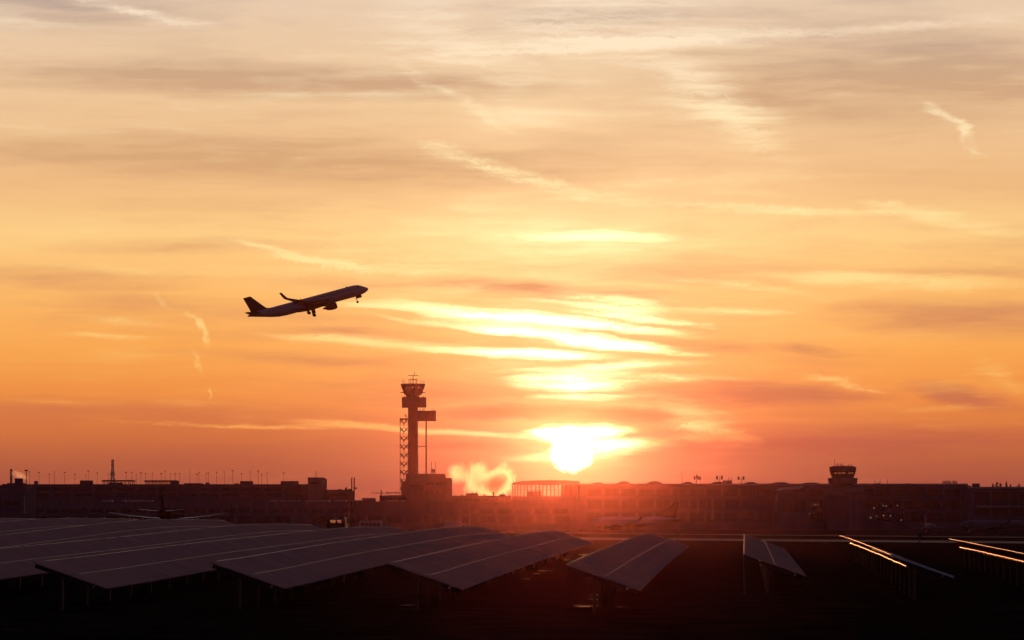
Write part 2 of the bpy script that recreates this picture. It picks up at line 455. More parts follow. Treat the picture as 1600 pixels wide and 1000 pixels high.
# ---------------------------------------------------------------- solar rows
TILT = math.radians(19.4)
SL = 3.3
CX, CZ = math.cos(TILT), -math.sin(TILT)
def rowpt(L, d, s, n=0.0):
    """point on the table: s metres down the slope, n metres above its face"""
    x = AX * d + L + s * CX + n * math.sin(TILT)
    return Vector((x, d, zhigh(L, d) + s * CZ + n * CX))
post_me = MB().box(-.06, .06, -.05, .05, 0, 1).mesh('post', MT['poststeel'])
ROWS = []
for k in range(-3, 8):
    L = (k - 5) * ROWP
    d0 = {5: 192.0, 6: 194.0, 7: 196.0}.get(k, 161.5)
    d1 = {3: 304.0, 4: 306.0, 5: 303.0, 6: 301.0, 7: 281.0}.get(k, 332.0)
    ROWS.append((k, L, d0, d1))
    if k <= 4:
        lab = 'long tilted solar row showing its frosted mauve panel faces, following the rolling field'
        grp = 'solar rows with their faces in view'
    elif k == 5:
        lab, grp = 'short foreshortened solar row with a lone dark end post, beside the rows seen from below', None
    else:
        lab, grp = 'solar row seen from its dark underside with glowing orange rails and a line of posts', 'solar rows seen from below'
    root = thing('solar_row', lab, 'solar panels', (AX * d0 + L, d0, zg(AX * d0 + L, d0)), grp)
    off = -Vector(root.location)
    for s0, s1, nm in ((0.0, 1.635, 'upper'), (1.665, 3.30, 'lower')):
        b = MB()
        d = d0
        while d < d1 - .5:
            e = d + .985
            j = random.uniform(-.006, .006)
            q = [rowpt(L, d, s0, j) + off, rowpt(L, d, s1, j) + off, rowpt(L, e, s1, j) + off, rowpt(L, e, s0, j) + off]
            dn = Vector((math.sin(TILT), 0, CX)) * -.04
            b.rings([[p + dn for p in q], q])
            d += 1.0
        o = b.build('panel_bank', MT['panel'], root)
        tag(o, 'frosted %s bank of solar panels' % nm, kind='stuff')
    step = [d0 + (d1 - d0) * i / 60 for i in range(61)]
    b = MB().tube([rowpt(L, d, -.015, -.005 + random.uniform(-.008, .008)) + off for d in step], .022 if k > 5 else .011, 6)
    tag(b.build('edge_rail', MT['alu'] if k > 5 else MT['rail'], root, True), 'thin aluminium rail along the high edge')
    b = MB().tube([rowpt(L, d, 1.65, .003) + off for d in step], .008, 6)
    tag(b.build('middle_rail', MT['rail'], root, True), 'thin aluminium rail between the two panel banks')
    b = MB().tube([rowpt(L, d, 1.02 + random.uniform(-.02, .02), -.30 + random.uniform(-.02, .02)) + off for d in step[1:]], .06, 10)
    b.build('purlin', MT['glintsteel'], root, True)
    b = MB()
    for a, z in zip(step, step[1:]):
        b.bar(rowpt(L, a, 2.75, -.13) + off, rowpt(L, z, 2.75, -.13) + off, .06, .1)
    b.build('purlin', MT['galv'], root)
    # near end: rafter under the panels, thin end trim
    for dd in (d0 + .25,):
        b = MB().bar(rowpt(L, dd, .1, -.14) + off, rowpt(L, dd, 3.2, -.14) + off, .08, .16)
        b.build('rafter', MT['darksteel'], root)
    if k in (6, 7):
        b = MB().bar(rowpt(L, d0 - .05, 0, .0) + off, rowpt(L, d0 - .05, 3.3, .0) + off, .06, .12)
        b.build('end_trim', MT['white'], root)
    d = d0 + .4
    while d < d1:
        for s, n in ((1.3, -.2),) + (((.06, -.1),) if k == 5 and d < d0 + 1 else ()):
            p = rowpt(L, d, s, n)
            gz = zg(p.x, p.y) - .05
            o = link('post', post_me, root, (p.x + off.x, p.y + off.y, gz + off.z))
            o.scale = (1, 1, p.z - gz)
        d += 6.0

# puddles lying on the ground between the rows
PUD = [(911, 867, 8, 9), (885, 875.5, 6, 5), (850, 892.5, 16, 3.2), (838, 897, 9, 2.4), (822, 905, 10, 2.2), (931, 930, 10, 1.6), (928, 937, 11, 1.4), (915, 948, 24, 2.0), (970, 949, 14, 1.0), (640, 946, 22, 1.0)]
for i, (px, py, hwp, hd) in enumerate(PUD):
    # follow the sight line to where it meets the ground
    lo_, hi_ = 118.0, 330.0
    for _ in range(50):
        m_ = (lo_ + hi_) / 2
        p = at(px, py, m_)
        if p.z > zg(p.x, p.y): lo_ = m_
        else: hi_ = m_
    d = lo_; p = at(px, py, d)
    hw_ = hwp / F * d * .8; hd *= .55
    b = MB(); n = 22
    ring = []
    for q in range(n):
        a = 2 * math.pi * q / n
        r = .8 + .3 * math.sin(3 * a + i) + .15 * math.sin(5 * a + 2 * i)
        x, y = p.x + hw_ * r * math.cos(a), p.y + hd * r * math.sin(a)
        ring.append((x, y))
    zt = max(zg(x, y) for x, y in ring) + .012
    b.v = [(x, y, zt) for x, y in ring] + [(x, y, zt - .05) for x, y in ring]
    b.f = [tuple(range(n))] + [(j, (j + 1) % n, n + (j + 1) % n, n + j) for j in range(n)]
    tag(b.build('puddle', MT['water'], None), 'shallow puddle on the dark ground between the solar rows', kind='structure')

# ---------------------------------------------------------------- airliner
def ell(x, zt, zb, w, n=20):
    zc, h = (zt + zb) / 2, (zt - zb) / 2
    return [(x, w * math.cos(2 * math.pi * k / n), zc + h * math.sin(2 * math.pi * k / n)) for k in range(n)]
def foil(le, te, y, z, t, up=Vector((0, 0, 1))):
    """closed section: leading edge x, trailing edge x at (y, z) with thickness t"""
    c_ = le - te
    pr = [(0, 0), (.06, .5), (.3, .62), (.6, .42), (1, .02), (.6, -.22), (.3, -.34), (.06, -.3)]
    return [Vector((le - a * c_, y, z)) + up * (h * t) for a, h in pr]
def airliner(label, length, body, tailm, belly, wingm, gear_down=True, name='airliner', windows=True, group=None):
    r = thing(name, label, 'airplane', group=group)
    ex = length - 37.57
    fx, ax = -ex * .60, -ex            # plugs ahead of and behind the wing
    secs = [(-.02, -.42, -.58, .08), (-.35, -.05, -.98, .5), (-1.0, .42, -1.35, .95), (-1.9, .92, -1.62, 1.35), (-2.6, 1.42, -1.78, 1.58),
            (-3.6, 1.82, -1.92, 1.78), (-5.2, 2.05, -2.05, 1.95), (-7, 2.07, -2.07, 1.975)]
    tail = [(-23.5, 2.07, -2.07, 1.975), (-26.5, 2.07, -1.85, 1.93), (-29.5, 2.06, -1.2, 1.75), (-32.5, 2.0, -.35, 1.4), (-35.2, 1.85, .4, .95), (-37.0, 1.6, .9, .5), (-37.57, 1.42, 1.05, .2)]
    alls = secs + [(x + ax, a, b_, w) for x, a, b_, w in tail]
    fus = MB().rings([ell(*q) for q in alls]).build('fuselage', body, r, True)
    # belly fairing and dark underside
    bl = MB().rings([ell(x + fx, zt, zb, w) for x, zt, zb, w in ((-11.2, -1.5, -1.9, .6), (-12.6, -.9, -2.25, 1.6), (-15, -.8, -2.45, 2.08), (-19, -.8, -2.45, 2.08), (-21.5, -1.0, -2.25, 1.7), (-23.2, -1.5, -1.95, .6))])
    bl.build('belly_fairing', belly, r, True)
    # cockpit panes
    for s in (1, -1):
        for i, (x0, x1) in enumerate(((-1.75, -2.25), (-2.3, -2.85), (-2.9, -3.4))):
            y0, y1 = (.25, .85) if i == 0 else ((.88, 1.28) if i == 1 else (1.3, 1.52))
            b = MB()
            zz = .55 + .02 * i
            b.v = [(x0 + .06, s * y0 * 1.06, zz), (x0 - .42, s * y1 * 1.06, zz), (x1 - .2, s * y1 * 1.0, zz + .5), (x1 + .1, s * y0 * 1.02, zz + .52)]
            b.f = [(0, 1, 2, 3)]
            b.build('cockpit_window', MT['glass'], fus)
    if windows:
        for s in (1, -1):
            b = MB(); x = -5.8
            while x > -30 + ax:
                yy = s * 1.972
                b.box(x - .12, x + .12, yy - .02, yy + .02, .42, .76); x -= .53
            w_ = b.build('window_row', MT['glass'], fus)
            w_['kind'] = 'stuff'
        for s in (1, -1):
            for x in (-4.6, -29.2 + ax):
                yy = s * (1.93 if x > -6 else 1.75)
                MB().box(x - .42, x + .42, yy - .03, yy + .03, -.7, 1.15).build('door', body, fus)
    wz = -1.25
    for s in (1, -1):
        st = [(0.0, -11.6, -18.6, 0, .95), (2.0, -12.6, -18.7, .05, .85), (6.4, -14.95, -18.95, .48, .5), (11.5, -17.7, -20.35, 1.12, .3), (15.2, -19.72, -21.55, 1.72, .2), (16.7, -20.6, -22.1, 2.02, .15)]
        w_ = MB().rings([foil(le + fx, te + fx, s * y, wz + z, t) for y, le, te, z, t in st]).build('wing', wingm, r, True)
        tip = []
        for y, le, te, z, upv in ((16.7, -20.6, -22.1, 2.02, (0, 0, 1)), (17.25, -21.05, -22.35, 2.3, (-.5 * 1, 0, .8)), (17.6, -21.5, -22.65, 2.95, (-1, 0, .2)), (17.85, -22.5, -23.3, 4.45, (-1, 0, .1))):
            up = Vector((0, -s * abs(upv[0]), upv[2])).normalized()
            tip.append(foil(le + fx, te + fx, s * y, wz + z, .13, up))
        MB().rings(tip).build('winglet', tailm, w_, True)
        for y, xa, xb in ((4.2, -16.6, -20.2), (7.6, -17.4, -20.5), (11.2, -18.6, -21.2)):
            zz = wz + y * .085 - .25
            MB().rings([ell(xa + fx, zz + .1, zz - .1, .08, 8), ell(xa - 1.2 + fx, zz + .16, zz - .28, .2, 8), ell(xb + fx, zz + .05, zz - .05, .05, 8)]).v
            b = MB(); rr = []
            for x_, h_, w2 in ((xa + fx, .1, .06), (xa - 1.3 + fx, .25, .2), (xb + fx, .04, .04)):
                rr.append([(x_, s * y + w2 * math.cos(a), zz + h_ * math.sin(a)) for a in [2 * math.pi * q / 8 for q in range(8)]])
            b.rings(rr).build('flap_fairing', wingm, w_, True)
        # engine
        ey, ez = s * 5.75, -2.25
        prof = [(-9.7, .98), (-9.35, 1.16), (-8.6, 1.24), (-11.6 + .6, 1.26), (-12.4, 1.1), (-13.1, .86)]
        prof = [(-9.6, 1.0), (-9.4, 1.14), (-10.2, 1.26), (-11.4, 1.24), (-12.6, 1.0), (-13.3, .78)]
        prof = [(-9.5, 1.02), (-9.62, 1.12), (-10.3, 1.26), (-11.6, 1.22), (-12.7, 1.0), (-13.4, .74)]
        rg = lambda x_, q, n=20: [(x_ + fx, ey + q * math.cos(2 * math.pi * j / n), ez + q * math.sin(2 * math.pi * j / n)) for j in range(n)]
        en = MB().rings([rg(-10.2, .92)] + [rg(x_, q) for x_, q in prof]).build('engine', belly, r, True)
        MB().rings([rg(-10.05, .9), rg(-10.25, .9)]).build('fan', MT['darksteel'], en)
        MB().rings([rg(-9.75, .05), rg(-10.05, .3)]).build('spinner', MT['grey'], en, True)
        MB().rings([rg(-13.3, .55), rg(-14.5, .22)]).build('exhaust_cone', MT['darksteel'], en, True)
        b = MB().prism([(-10.6 + fx, ez + 1.2), (-13.6 + fx, ez + .9), (-16.5 + fx, wz + .35), (-14.2 + fx, wz + .55)], 'y', ey - .16, ey + .16)
        b.build('pylon', wingm, en)
        # stabiliser
        b = MB().rings([foil(le + ax, te + ax, s * y, z, t) for y, le, te, z, t in ((.2, -31.6, -35.9, 1.0, .4), (3.2, -33.6, -36.4, 1.3, .25), (6.2, -35.6, -37.0, 1.62, .13))])
        b.build('stabiliser', wingm, r, True)
    # fin with dorsal fillet
    rr = []
    for le, te, z, t in ((-27.2, -36.2, 1.75, .2), (-30.2, -36.15, 2.35, .42), (-31.4, -36.4, 3.6, .4), (-34.6, -37.6, 7.4, .24), (-35.0, -37.75, 7.85, .12)):
        c_ = le - te
        pr = [(0, 0), (.08, .5), (.35, .5), (1, .03), (1, -.03), (.35, -.5), (.08, -.5)]
        rr.append([(le + ax - a * c_, h * t, z) for a, h in pr])
    fin = MB().rings(rr).build('fin', tailm, r, True)
    # landing gear
    gz = -4.45
    if gear_down:
        def wheel(cx, cy, rad, w, par):
            b = MB()
            pts = lambda q, yy, n=16: [(cx + q * math.cos(2 * math.pi * j / n), yy, gz + rad + q * math.sin(2 * math.pi * j / n)) for j in range(n)]
            b.rings([pts(rad * .8, cy - w / 2), pts(rad, cy - w / 3), pts(rad, cy + w / 3), pts(rad * .8, cy + w / 2)])
            o = b.build('wheel', MT['black'], par, True)
            MB().rings([pts(rad * .5, cy - w / 2 - .02), pts(rad * .5, cy + w / 2 + .02)]).build('rim', MT['galv'], o) if par is r else None
        ng = MB().tube([(-5.0, 0, -1.8), (-4.85, 0, gz + .4)], .11, 8).tube([(-4.85, -.35, gz + .4), (-4.85, .35, gz + .4)], .07, 8).bar((-5.9, 0, -1.9), (-4.9, 0, gz + 1.0), .1, .1).build('nose_gear', MT['galv'], r)
        for s in (1, -1): wheel(-4.85, s * .26, .39, .24, ng)
        for s in (1, -1): MB().box(-4.9, -3.0, s * .45 - .03, s * .45 + .03, -2.75, -1.85).build('gear_door', belly, ng)
        for s in (1, -1):
            mx = -17.7 + fx
            mg = MB().tube([(mx, s * 3.8, -1.3), (mx, s * 3.8, gz + .6)], .17, 8).tube([(mx, s * 3.25, gz + .6), (mx, s * 4.35, gz + .6)], .1, 8).bar((mx, s * 2.2, -1.6), (mx, s * 3.7, gz + 1.5), .14, .14).build('main_gear', MT['galv'], r)
            for q in (-.46, .46): wheel(mx, s * 3.8 + q, .58, .42, mg)
            MB().box(mx - .7, mx + .7, s * 4.05 - .03, s * 4.05 + .03, -3.3, -1.5).build('gear_door', belly, mg)
    # roof antennas
    for x in (-7.2, -20 + fx):
        MB().prism([(x, 2.0), (x - .5, 2.0), (x - .45, 2.38), (x - .25, 2.38)], 'y', -.04, .04).build('antenna', belly, fus)
    return r, fin, gz

fly, fin, _ = airliner('silhouetted airliner climbing nose up through the orange sky with its landing gear down', 44.5, MT['grey'], MT['maroon'], MT['maroon'], MT['maroon'])
# small emblem on the tail: a disc with a swept bar, both sides
for s in (1, -1):
    ax = -(44.5 - 37.57)
    b = MB().prism([(-34.1 + ax + .55 * math.cos(2 * math.pi * j / 14), 4.4 + .55 * math.sin(2 * math.pi * j / 14)) for j in range(14)], 'y', s * .2, s * .215)
    b.build('emblem', MT['red'], fin)
FD = 1345.0
eu = Euler((0, 0, 0))
Rm = Matrix.Rotation(math.radians(-10.5), 4, 'Z') @ Matrix.Rotation(math.radians(-14.2), 4, 'Y') @ Matrix.Rotation(math.radians(-3), 4, 'X')
# Rotation about Y by a negative angle lifts the nose (+X)
fly.rotation_euler = Rm.to_euler()
fly.location = at(575, 449, FD)

def park(o, px, d, gz_, heading, scale=1.0, base=None):
    o.rotation_euler = (0, 0, math.radians(heading))
    o.scale = (scale,) * 3
    z = zg(X(px, d), d) if base is None else base
    o.location = (X(px, d), d, z - gz_ * scale)
pa, fin, gz_ = airliner('parked white airliner with a dark red tail and belly in front of the right terminal', 37.57, MT['grey'], MT['red'], MT['red'], MT['grey'])
park(pa, 922, 1620, gz_, 176)
pb, fin, gz_ = airliner('parked airliner seen from behind, its white wing edges rising above the solar rows', 37.57, MT['matte'], MT['matte'], MT['matte'], MT['grey'])
park(pb, 272 + 8, 1090, gz_, 87)
pc, fin, gz_ = airliner('parked pale airliner with a dark tail cut off by the edge of the view', 37.57, MT['clad'], MT['maroon'], MT['maroon'], MT['clad'])
park(pc, 1497, 1660, gz_, 178, .92)
pd, fin, gz_ = airliner('small parked airliner facing the runway in front of the right terminal', 30, MT['clad'], MT['maroon'], MT['clad'], MT['clad'], windows=False)
park(pd, 1460, 1730, gz_, -84, .72)

# ---------------------------------------------------------------- buildings
def part(root, name, m, x0, x1, y0, y1, z0, z1, label=None):
    l = root.location
    o = MB().box(x0 - l.x, x1 - l.x, y0 - l.y, y1 - l.y, z0 - l.z, z1 - l.z).build(name, m, root)
    if label: o['label'] = label
    return o
def building(name, label, cat, px0, px1, ytop, d, depth, m, roof=None, base=GZ, parapet=.6):
    x0, x1, zt = X(px0, d), X(px1, d), Z(ytop, d)
    r = thing(name, label, cat, ((x0 + x1) / 2, d, base))
    w = part(r, 'wall', m, x0, x1, d, d + depth, base, zt - parapet)
    # roof slab with an upstand round it
    part(r, 'roof', roof or MT['roofd'], x0 + .3, x1 - .3, d + .3, d + depth - .3, zt - parapet, zt - parapet + .25)
    part(r, 'parapet', roof or m, x0 - .15, x1 + .15, d - .15, d + .3, zt - parapet, zt)
    return r, x0, x1, zt
wcache = {}
def windows(root, x0, x1, d, z0, z1, w, gap, m='glass', frame=True, skip=0.0, name='window'):
    n = max(1, int((x1 - x0 + gap) / (w + gap)))
    w = (x1 - x0 + gap) / n - gap
    key = (round(w, 2), round(z1 - z0, 2), m)
    if key not in wcache:
        h = z1 - z0
        wcache[key] = (MB().box(0, w, -.06, .02, 0, h).mesh('window', MT[m]),
                       MB().box(w / 2 - .06, w / 2 + .06, -.12, -.06, 0, h).box(-.08, w + .08, -.18, .02, -.18, 0).mesh('window_frame', MT['clad']))
    a, f = wcache[key]
    l = root.location
    for i in range(n):
        if random.random() < skip: continue
        o = link(name, a, root, (x0 + i * (w + gap) - l.x, d - l.y, z0 - l.z))
        if frame: link('window_frame', f, o)

# left: front pier hall
D1 = 1700
r, x0, x1, zt = building('pier_hall', 'long low pier hall with window bands and pale roof lights left of the control tower', 'terminal', 39, 905, 783.5, D1, 38, MT['clad'])
windows(r, x0 + 3, X(552, D1), D1, Z(801, D1), Z(794.5, D1), 5.2, 1.1)
windows(r, x0 + 3, x1 - 4, D1, Z(817, D1), Z(806, D1), 6.5, 1.5, skip=.12)
windows(r, X(720, D1), x1 - 5, D1, Z(803, D1), Z(795, D1), 6.5, 1.5)
for a, b_ in ((159, 174), (189, 195), (198, 237), (420, 430), (436, 446), (450, 460), (464, 468), (477, 514), (522, 541), (547, 566), (606, 622), (626, 633)):
    part(r, 'roof_light', MT['roofp'], X(a, D1), X(b_, D1), D1 + 1.2, D1 + 9, zt - .35, zt + .55)
for px in (545, 549, 733):
    part(r, 'downpipe', MT['roofp'], X(px, D1), X(px, D1) + .25, D1 - .45, D1 - .2, GZ, zt - .8)
# left: tall terminal block behind
D2 = 2000
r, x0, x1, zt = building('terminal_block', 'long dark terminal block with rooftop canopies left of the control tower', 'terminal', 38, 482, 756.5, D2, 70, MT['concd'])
windows(r, x0 + 4, x1 - 3, D2, Z(776, D2), Z(771, D2), 9, 2.0)
windows(r, x0 + 4, x1 - 3, D2, Z(767, D2), Z(763, D2), 9, 2.0, skip=.1)
part(r, 'fascia', MT['clad'], x0, x1, D2 - .5, D2 - .18, Z(761, D2), Z(758.8, D2))
def roofbox(px0, px1, y0, y1, d, m=MT['concd'], depth=9, nm='plant_room', off=14):
    p = part(r, nm, m, X(px0, d), X(px1, d), d + off, d + off + depth, Z(y1, d) - .6, Z(y0, d))
    return p
for a in ((120, 138, 750.2, 757), (165, 185, 753.5, 757), (372, 391, 751.3, 757), (436, 463, 751.2, 757), (262, 274, 751.5, 757), (318, 322, 753.5, 757), (363, 369, 755, 757), (48, 51, 751, 757), (284, 312, 754.6, 757)):
    roofbox(*a, D2)
# tall end block of the terminal
def canopy(px0, px1, yt, yb, d, n, label):
    x0_, x1_, z1_, z0_ = X(px0, d), X(px1, d), Z(yt, d), Z(yb, d)
    q = thing('roof_canopy', label, 'canopy', ((x0_ + x1_) / 2, d + 20, z0_))
    l = q.location
    w2 = (x1_ - x0_) / 2
    prof = [(-w2, z1_ - z0_ - .45), (-w2 * .9, z1_ - z0_), (w2 * .9, z1_ - z0_), (w2, z1_ - z0_ - .45), (w2, z1_ - z0_ - .75), (-w2, z1_ - z0_ - .75)]
    MB().prism(prof, 'y', -5, 5).build('canopy_roof', MT['darksteel'], q)
    for i in range(n):
        x_ = -w2 + 1 + (2 * w2 - 2) * i / (n - 1)
        for yy in (-4.2, 4.2):
            MB().box(x_ - .16, x_ + .16, yy - .16, yy + .16, 0, z1_ - z0_ - .7).build('post', MT['darksteel'], q)
    MB().box(-w2 + 1, w2 - 1, -4.26, -4.2, .9, 1.05).build('handrail', MT['darksteel'], q)
    return q
canopy(153, 206, 749.6, 757.2, D2, 8, 'dark flat canopy on posts beside the lattice mast on the terminal roof')
canopy(220, 274, 750.0, 757.2, D2, 12, 'dark flat canopy on close-set posts on the terminal roof, away from the lattice mast')
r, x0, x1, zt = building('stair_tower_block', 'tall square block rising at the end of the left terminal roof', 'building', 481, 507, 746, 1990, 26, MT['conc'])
part(r, 'light_strip', MT['roofp'], X(503.5, 1990), X(504.6, 1990), 1990 - .1, 1990 - .02, Z(762, 1990), Z(751, 1990))
windows(r, x0 + 1, x1 - 3, 1990, Z(756, 1990), Z(752.5, 1990), 2.2, .9)
MB().tube([(-.5, 8, Z(746, 1990) - GZ - .6), (-.5, 8, Z(735, 1990) - GZ)], .16, 6).build('antenna', MT['darksteel'], r)
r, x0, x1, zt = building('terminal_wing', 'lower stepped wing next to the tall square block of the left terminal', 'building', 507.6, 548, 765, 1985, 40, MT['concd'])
for a in ((538, 541, 761.5, 766), (543, 547, 763.5, 766), (528, 531, 763.6, 766)): roofbox(*a, 1985, depth=4, off=8)
windows(r, x0 + 2, x1 - 2, 1985, Z(775, 1985), Z(771, 1985), 5, 1.2)
# far left block
r, x0, x1, zt = building('cargo_block', 'dark blocky cargo building with a pale corner edge at the left border', 'building', -30, 38, 758, 1600, 40, MT['concd'])
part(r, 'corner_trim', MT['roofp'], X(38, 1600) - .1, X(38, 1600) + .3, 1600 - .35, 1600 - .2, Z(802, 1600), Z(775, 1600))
for a in ((8, 34, 754.5, 759), (20, 30, 747.2, 755), (0, 6, 756, 759)): roofbox(*a, 1600, depth=7, off=6)
windows(r, x0 + 2, x1 - 2, 1600, Z(790, 1600), Z(782, 1600), 4, 1.4)
# right of it small blocks
for (a, b_, yt, lab) in ((566, 586, 778, 'small dark block between the twin masts and the control tower'), (593, 634, 774.2, 'low block carrying rooftop letters beside the control tower')):
    r, x0, x1, zt = building('service_building', lab, 'building', a, b_, yt, 1960, 14, MT['concd'])
    windows(r, x0 + .8, x1 - .8, 1960, Z(yt + 8, 1960), Z(yt + 4, 1960), 2.4, .8)
def lettering(name, text, px0, px1, ybase, ytop, d, m, label, cat='sign', frame_m=None):
    cu = bpy.data.curves.new(name, 'FONT')
    cu.body = text; cu.size = 1.0; cu.extrude = .05; cu.offset = .03
    tmp = bpy.data.objects.new(name + '_tmp', cu); COL.objects.link(tmp)
    dg = bpy.context.evaluated_depsgraph_get()
    me = bpy.data.meshes.new_from_object(tmp.evaluated_get(dg))
    bpy.data.objects.remove(tmp)
    xs = [q.co.x for q in me.vertices]; ys = [q.co.y for q in me.vertices]
    x0_, x1_, z0_, z1_ = X(px0, d), X(px1, d), Z(ybase, d), Z(ytop, d)
    q = thing(name, label, cat, ((x0_ + x1_) / 2, d, z0_ - 1.0))
    for vt in me.vertices:
        a = (vt.co.x - min(xs)) / (max(xs) - min(xs)); b2 = (vt.co.y - min(ys)) / (max(ys) - min(ys))
        vt.co = ((a - .5) * (x1_ - x0_), vt.co.z * 4, 1.0 + b2 * (z1_ - z0_))
    me.materials.clear(); me.materials.append(m)
    link('letters', me, q)
    w2 = (x1_ - x0_) / 2
    MB().box(-w2, w2, .25, .4, .55, .75).build('rail', MT['darksteel'], q)
    for i in range(5):
        x_ = -w2 + 2 * w2 * i / 4
        MB().box(x_ - .08, x_ + .08, .25, .4, 0, 1.0 + (z1_ - z0_) * .8).build('post', MT['darksteel'], q)
    return q
lettering('rooftop_letters', 'hngtor', 604, 631, 772.6, 768, 1966, MT['letters'], 'dark rooftop letters standing on the low block beside the control tower')

# ---------------------------------------------------------------- control tower
DT = 2200
def tx(px): return X(px, DT)
def tz(py): return Z(py, DT)
t = thing('control_tower', 'tall slender control tower with a flared glass cab, side stair and projecting box', 'tower', (tx(644.8), DT + 6, GZ))
tl = t.location
cx0 = 0.0
def tb(): return MB()
def T(px, py, y=0.0): return (tx(px) - tl.x, y, tz(py) - tl.z)
b = MB(); rr = []
for py, hw in ((824.5, 3.05), (740, 2.95), (690, 2.85), (615, 2.75)):
    z = tz(py) - tl.z
    rr.append([(-hw, -2.2, z), (-hw + .6, -2.8, z), (hw - .6, -2.8, z), (hw, -2.2, z), (hw, 2.2, z), (hw - .6, 2.8, z), (-hw + .6, 2.8, z), (-hw, 2.2, z)])
b.rings(rr).build('shaft', MT['concd'], t)
for py in range(650, 740, 15):
    MB().box(-2.95, 2.95, -2.86, -2.82, tz(py) - tl.z, tz(py) - tl.z + .12).build('joint_band', MT['concd'], t)
cab = MB().frustum(0, 0, [(tz(616.5) - tl.z, 4.9), (tz(612) - tl.z, 5.7), (tz(607.6) - tl.z, 6.25)], 12).build('cab_base', MT['concd'], t)
MB().frustum(0, 0, [(tz(607.6) - tl.z, 6.2), (tz(602.6) - tl.z, 6.85)], 12).build('cab_glazing', MT['glass'], t)
for k_ in range(12):
    a = math.pi / 12 + 2 * math.pi * k_ / 12
    MB().bar((6.24 * math.cos(a), 6.24 * math.sin(a), tz(607.6) - tl.z), (6.9 * math.cos(a), 6.9 * math.sin(a), tz(602.6) - tl.z), .22, .22).build('mullion', MT['darksteel'], t)
MB().frustum(0, 0, [(tz(602.6) - tl.z, 7.0), (tz(600.2) - tl.z, 7.3), (tz(599.3) - tl.z, 7.1)], 12).build('cab_roof', MT['concd'], t)
# glowing panes added over the glass, for the sky seen through the cab
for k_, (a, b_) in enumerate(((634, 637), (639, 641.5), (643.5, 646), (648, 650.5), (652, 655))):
    MB().box(tx(a) - tl.x, tx(b_) - tl.x, -6.45, -6.38, tz(607) - tl.z, tz(604.2) - tl.z).build('glow_pane', MT['paneglow'], t)
MB().frustum(0, 0, [(tz(613.2) - tl.z, 7.5), (tz(612.5) - tl.z, 7.5)], 12).build('balcony', MT['darksteel'], t)
MB().frustum(0, 0, [(tz(621) - tl.z, 3.6), (tz(616.5) - tl.z, 3.9)], 12).build('cab_neck', MT['concd'], t)
b = MB()
b.box(tx(627.8) - tl.x, tx(641) - tl.x, -4.2, 4.2, tz(636.4) - tl.z, tz(620.2) - tl.z)
b.build('equipment_box', MT['concd'], t)
MB().box(tx(648.8) - tl.x, tx(665.6) - tl.x, -5.2, 3.2, tz(636.2) - tl.z, tz(620.6) - tl.z).build('equipment_box', MT['concd'], t)
MB().box(tx(653.2) - tl.x, tx(653.8) - tl.x, -5.3, -5.21, tz(636) - tl.z, tz(621) - tl.z).build('joint', MT['darksteel'], t)
MB().box(tx(651.5) - tl.x, tx(680.8) - tl.x, -3.4, 3.4, tz(657.4) - tl.z, tz(641.4) - tl.z).build('projecting_box', MT['concd'], t)
MB().box(tx(668) - tl.x, tx(680) - tl.x, -3.5, -3.41, tz(655) - tl.z, tz(644) - tl.z).build('panel', MT['clad'], t)
MB().tube([T(665.5, 657.3), T(665.5, 741)], .42, 10).build('column', MT['concd'], t)
MB().bar(T(652, 697), T(665, 697), .5, .35).build('tie_beam', MT['concd'], t)
# little things on the ledges
for px, y0, y1 in ((632, 617.5, 620.4), (634.5, 617, 620.4), (637, 618, 620.4), (661, 618.2, 620.7), (656, 637.5, 641.5), (659.5, 638.5, 641.5), (662, 636.8, 641.5), (675, 639, 641.5), (678.5, 640, 641.5), (634.2, 649, 653), (633, 647, 650)):
    MB().tube([T(px, y0), T(px, y1)], .22, 6).build('antenna', MT['darksteel'], t)
# roof aerials
MB().tube([T(645, 599.4), T(645, 586)], .22, 6).build('antenna_mast', MT['darksteel'], t)
MB().box(tx(637.4) - tl.x, tx(653) - tl.x, -.15, .15, tz(586.4) - tl.z, tz(585.6) - tl.z).build('radar_bar', MT['darksteel'], t)
MB().box(tx(639.5) - tl.x, tx(651.3) - tl.x, -2, 2, tz(593) - tl.z, tz(592.2) - tl.z).build('aerial_platform', MT['darksteel'], t)
for px, y0, y1 in ((638, 592, 599.4), (641, 593, 599.4), (649.5, 593, 599.4), (651, 591, 599.4), (647.2, 580.5, 586), (628.6, 592, 599.4), (632, 594, 599.4), (657.5, 594, 599.4), (662, 595, 599.4)):
    MB().tube([T(px, y0), T(px + (1.2 if px < 640 else 0) * (y0 < 593), y1)], .13, 5).build('antenna', MT['darksteel'], t)
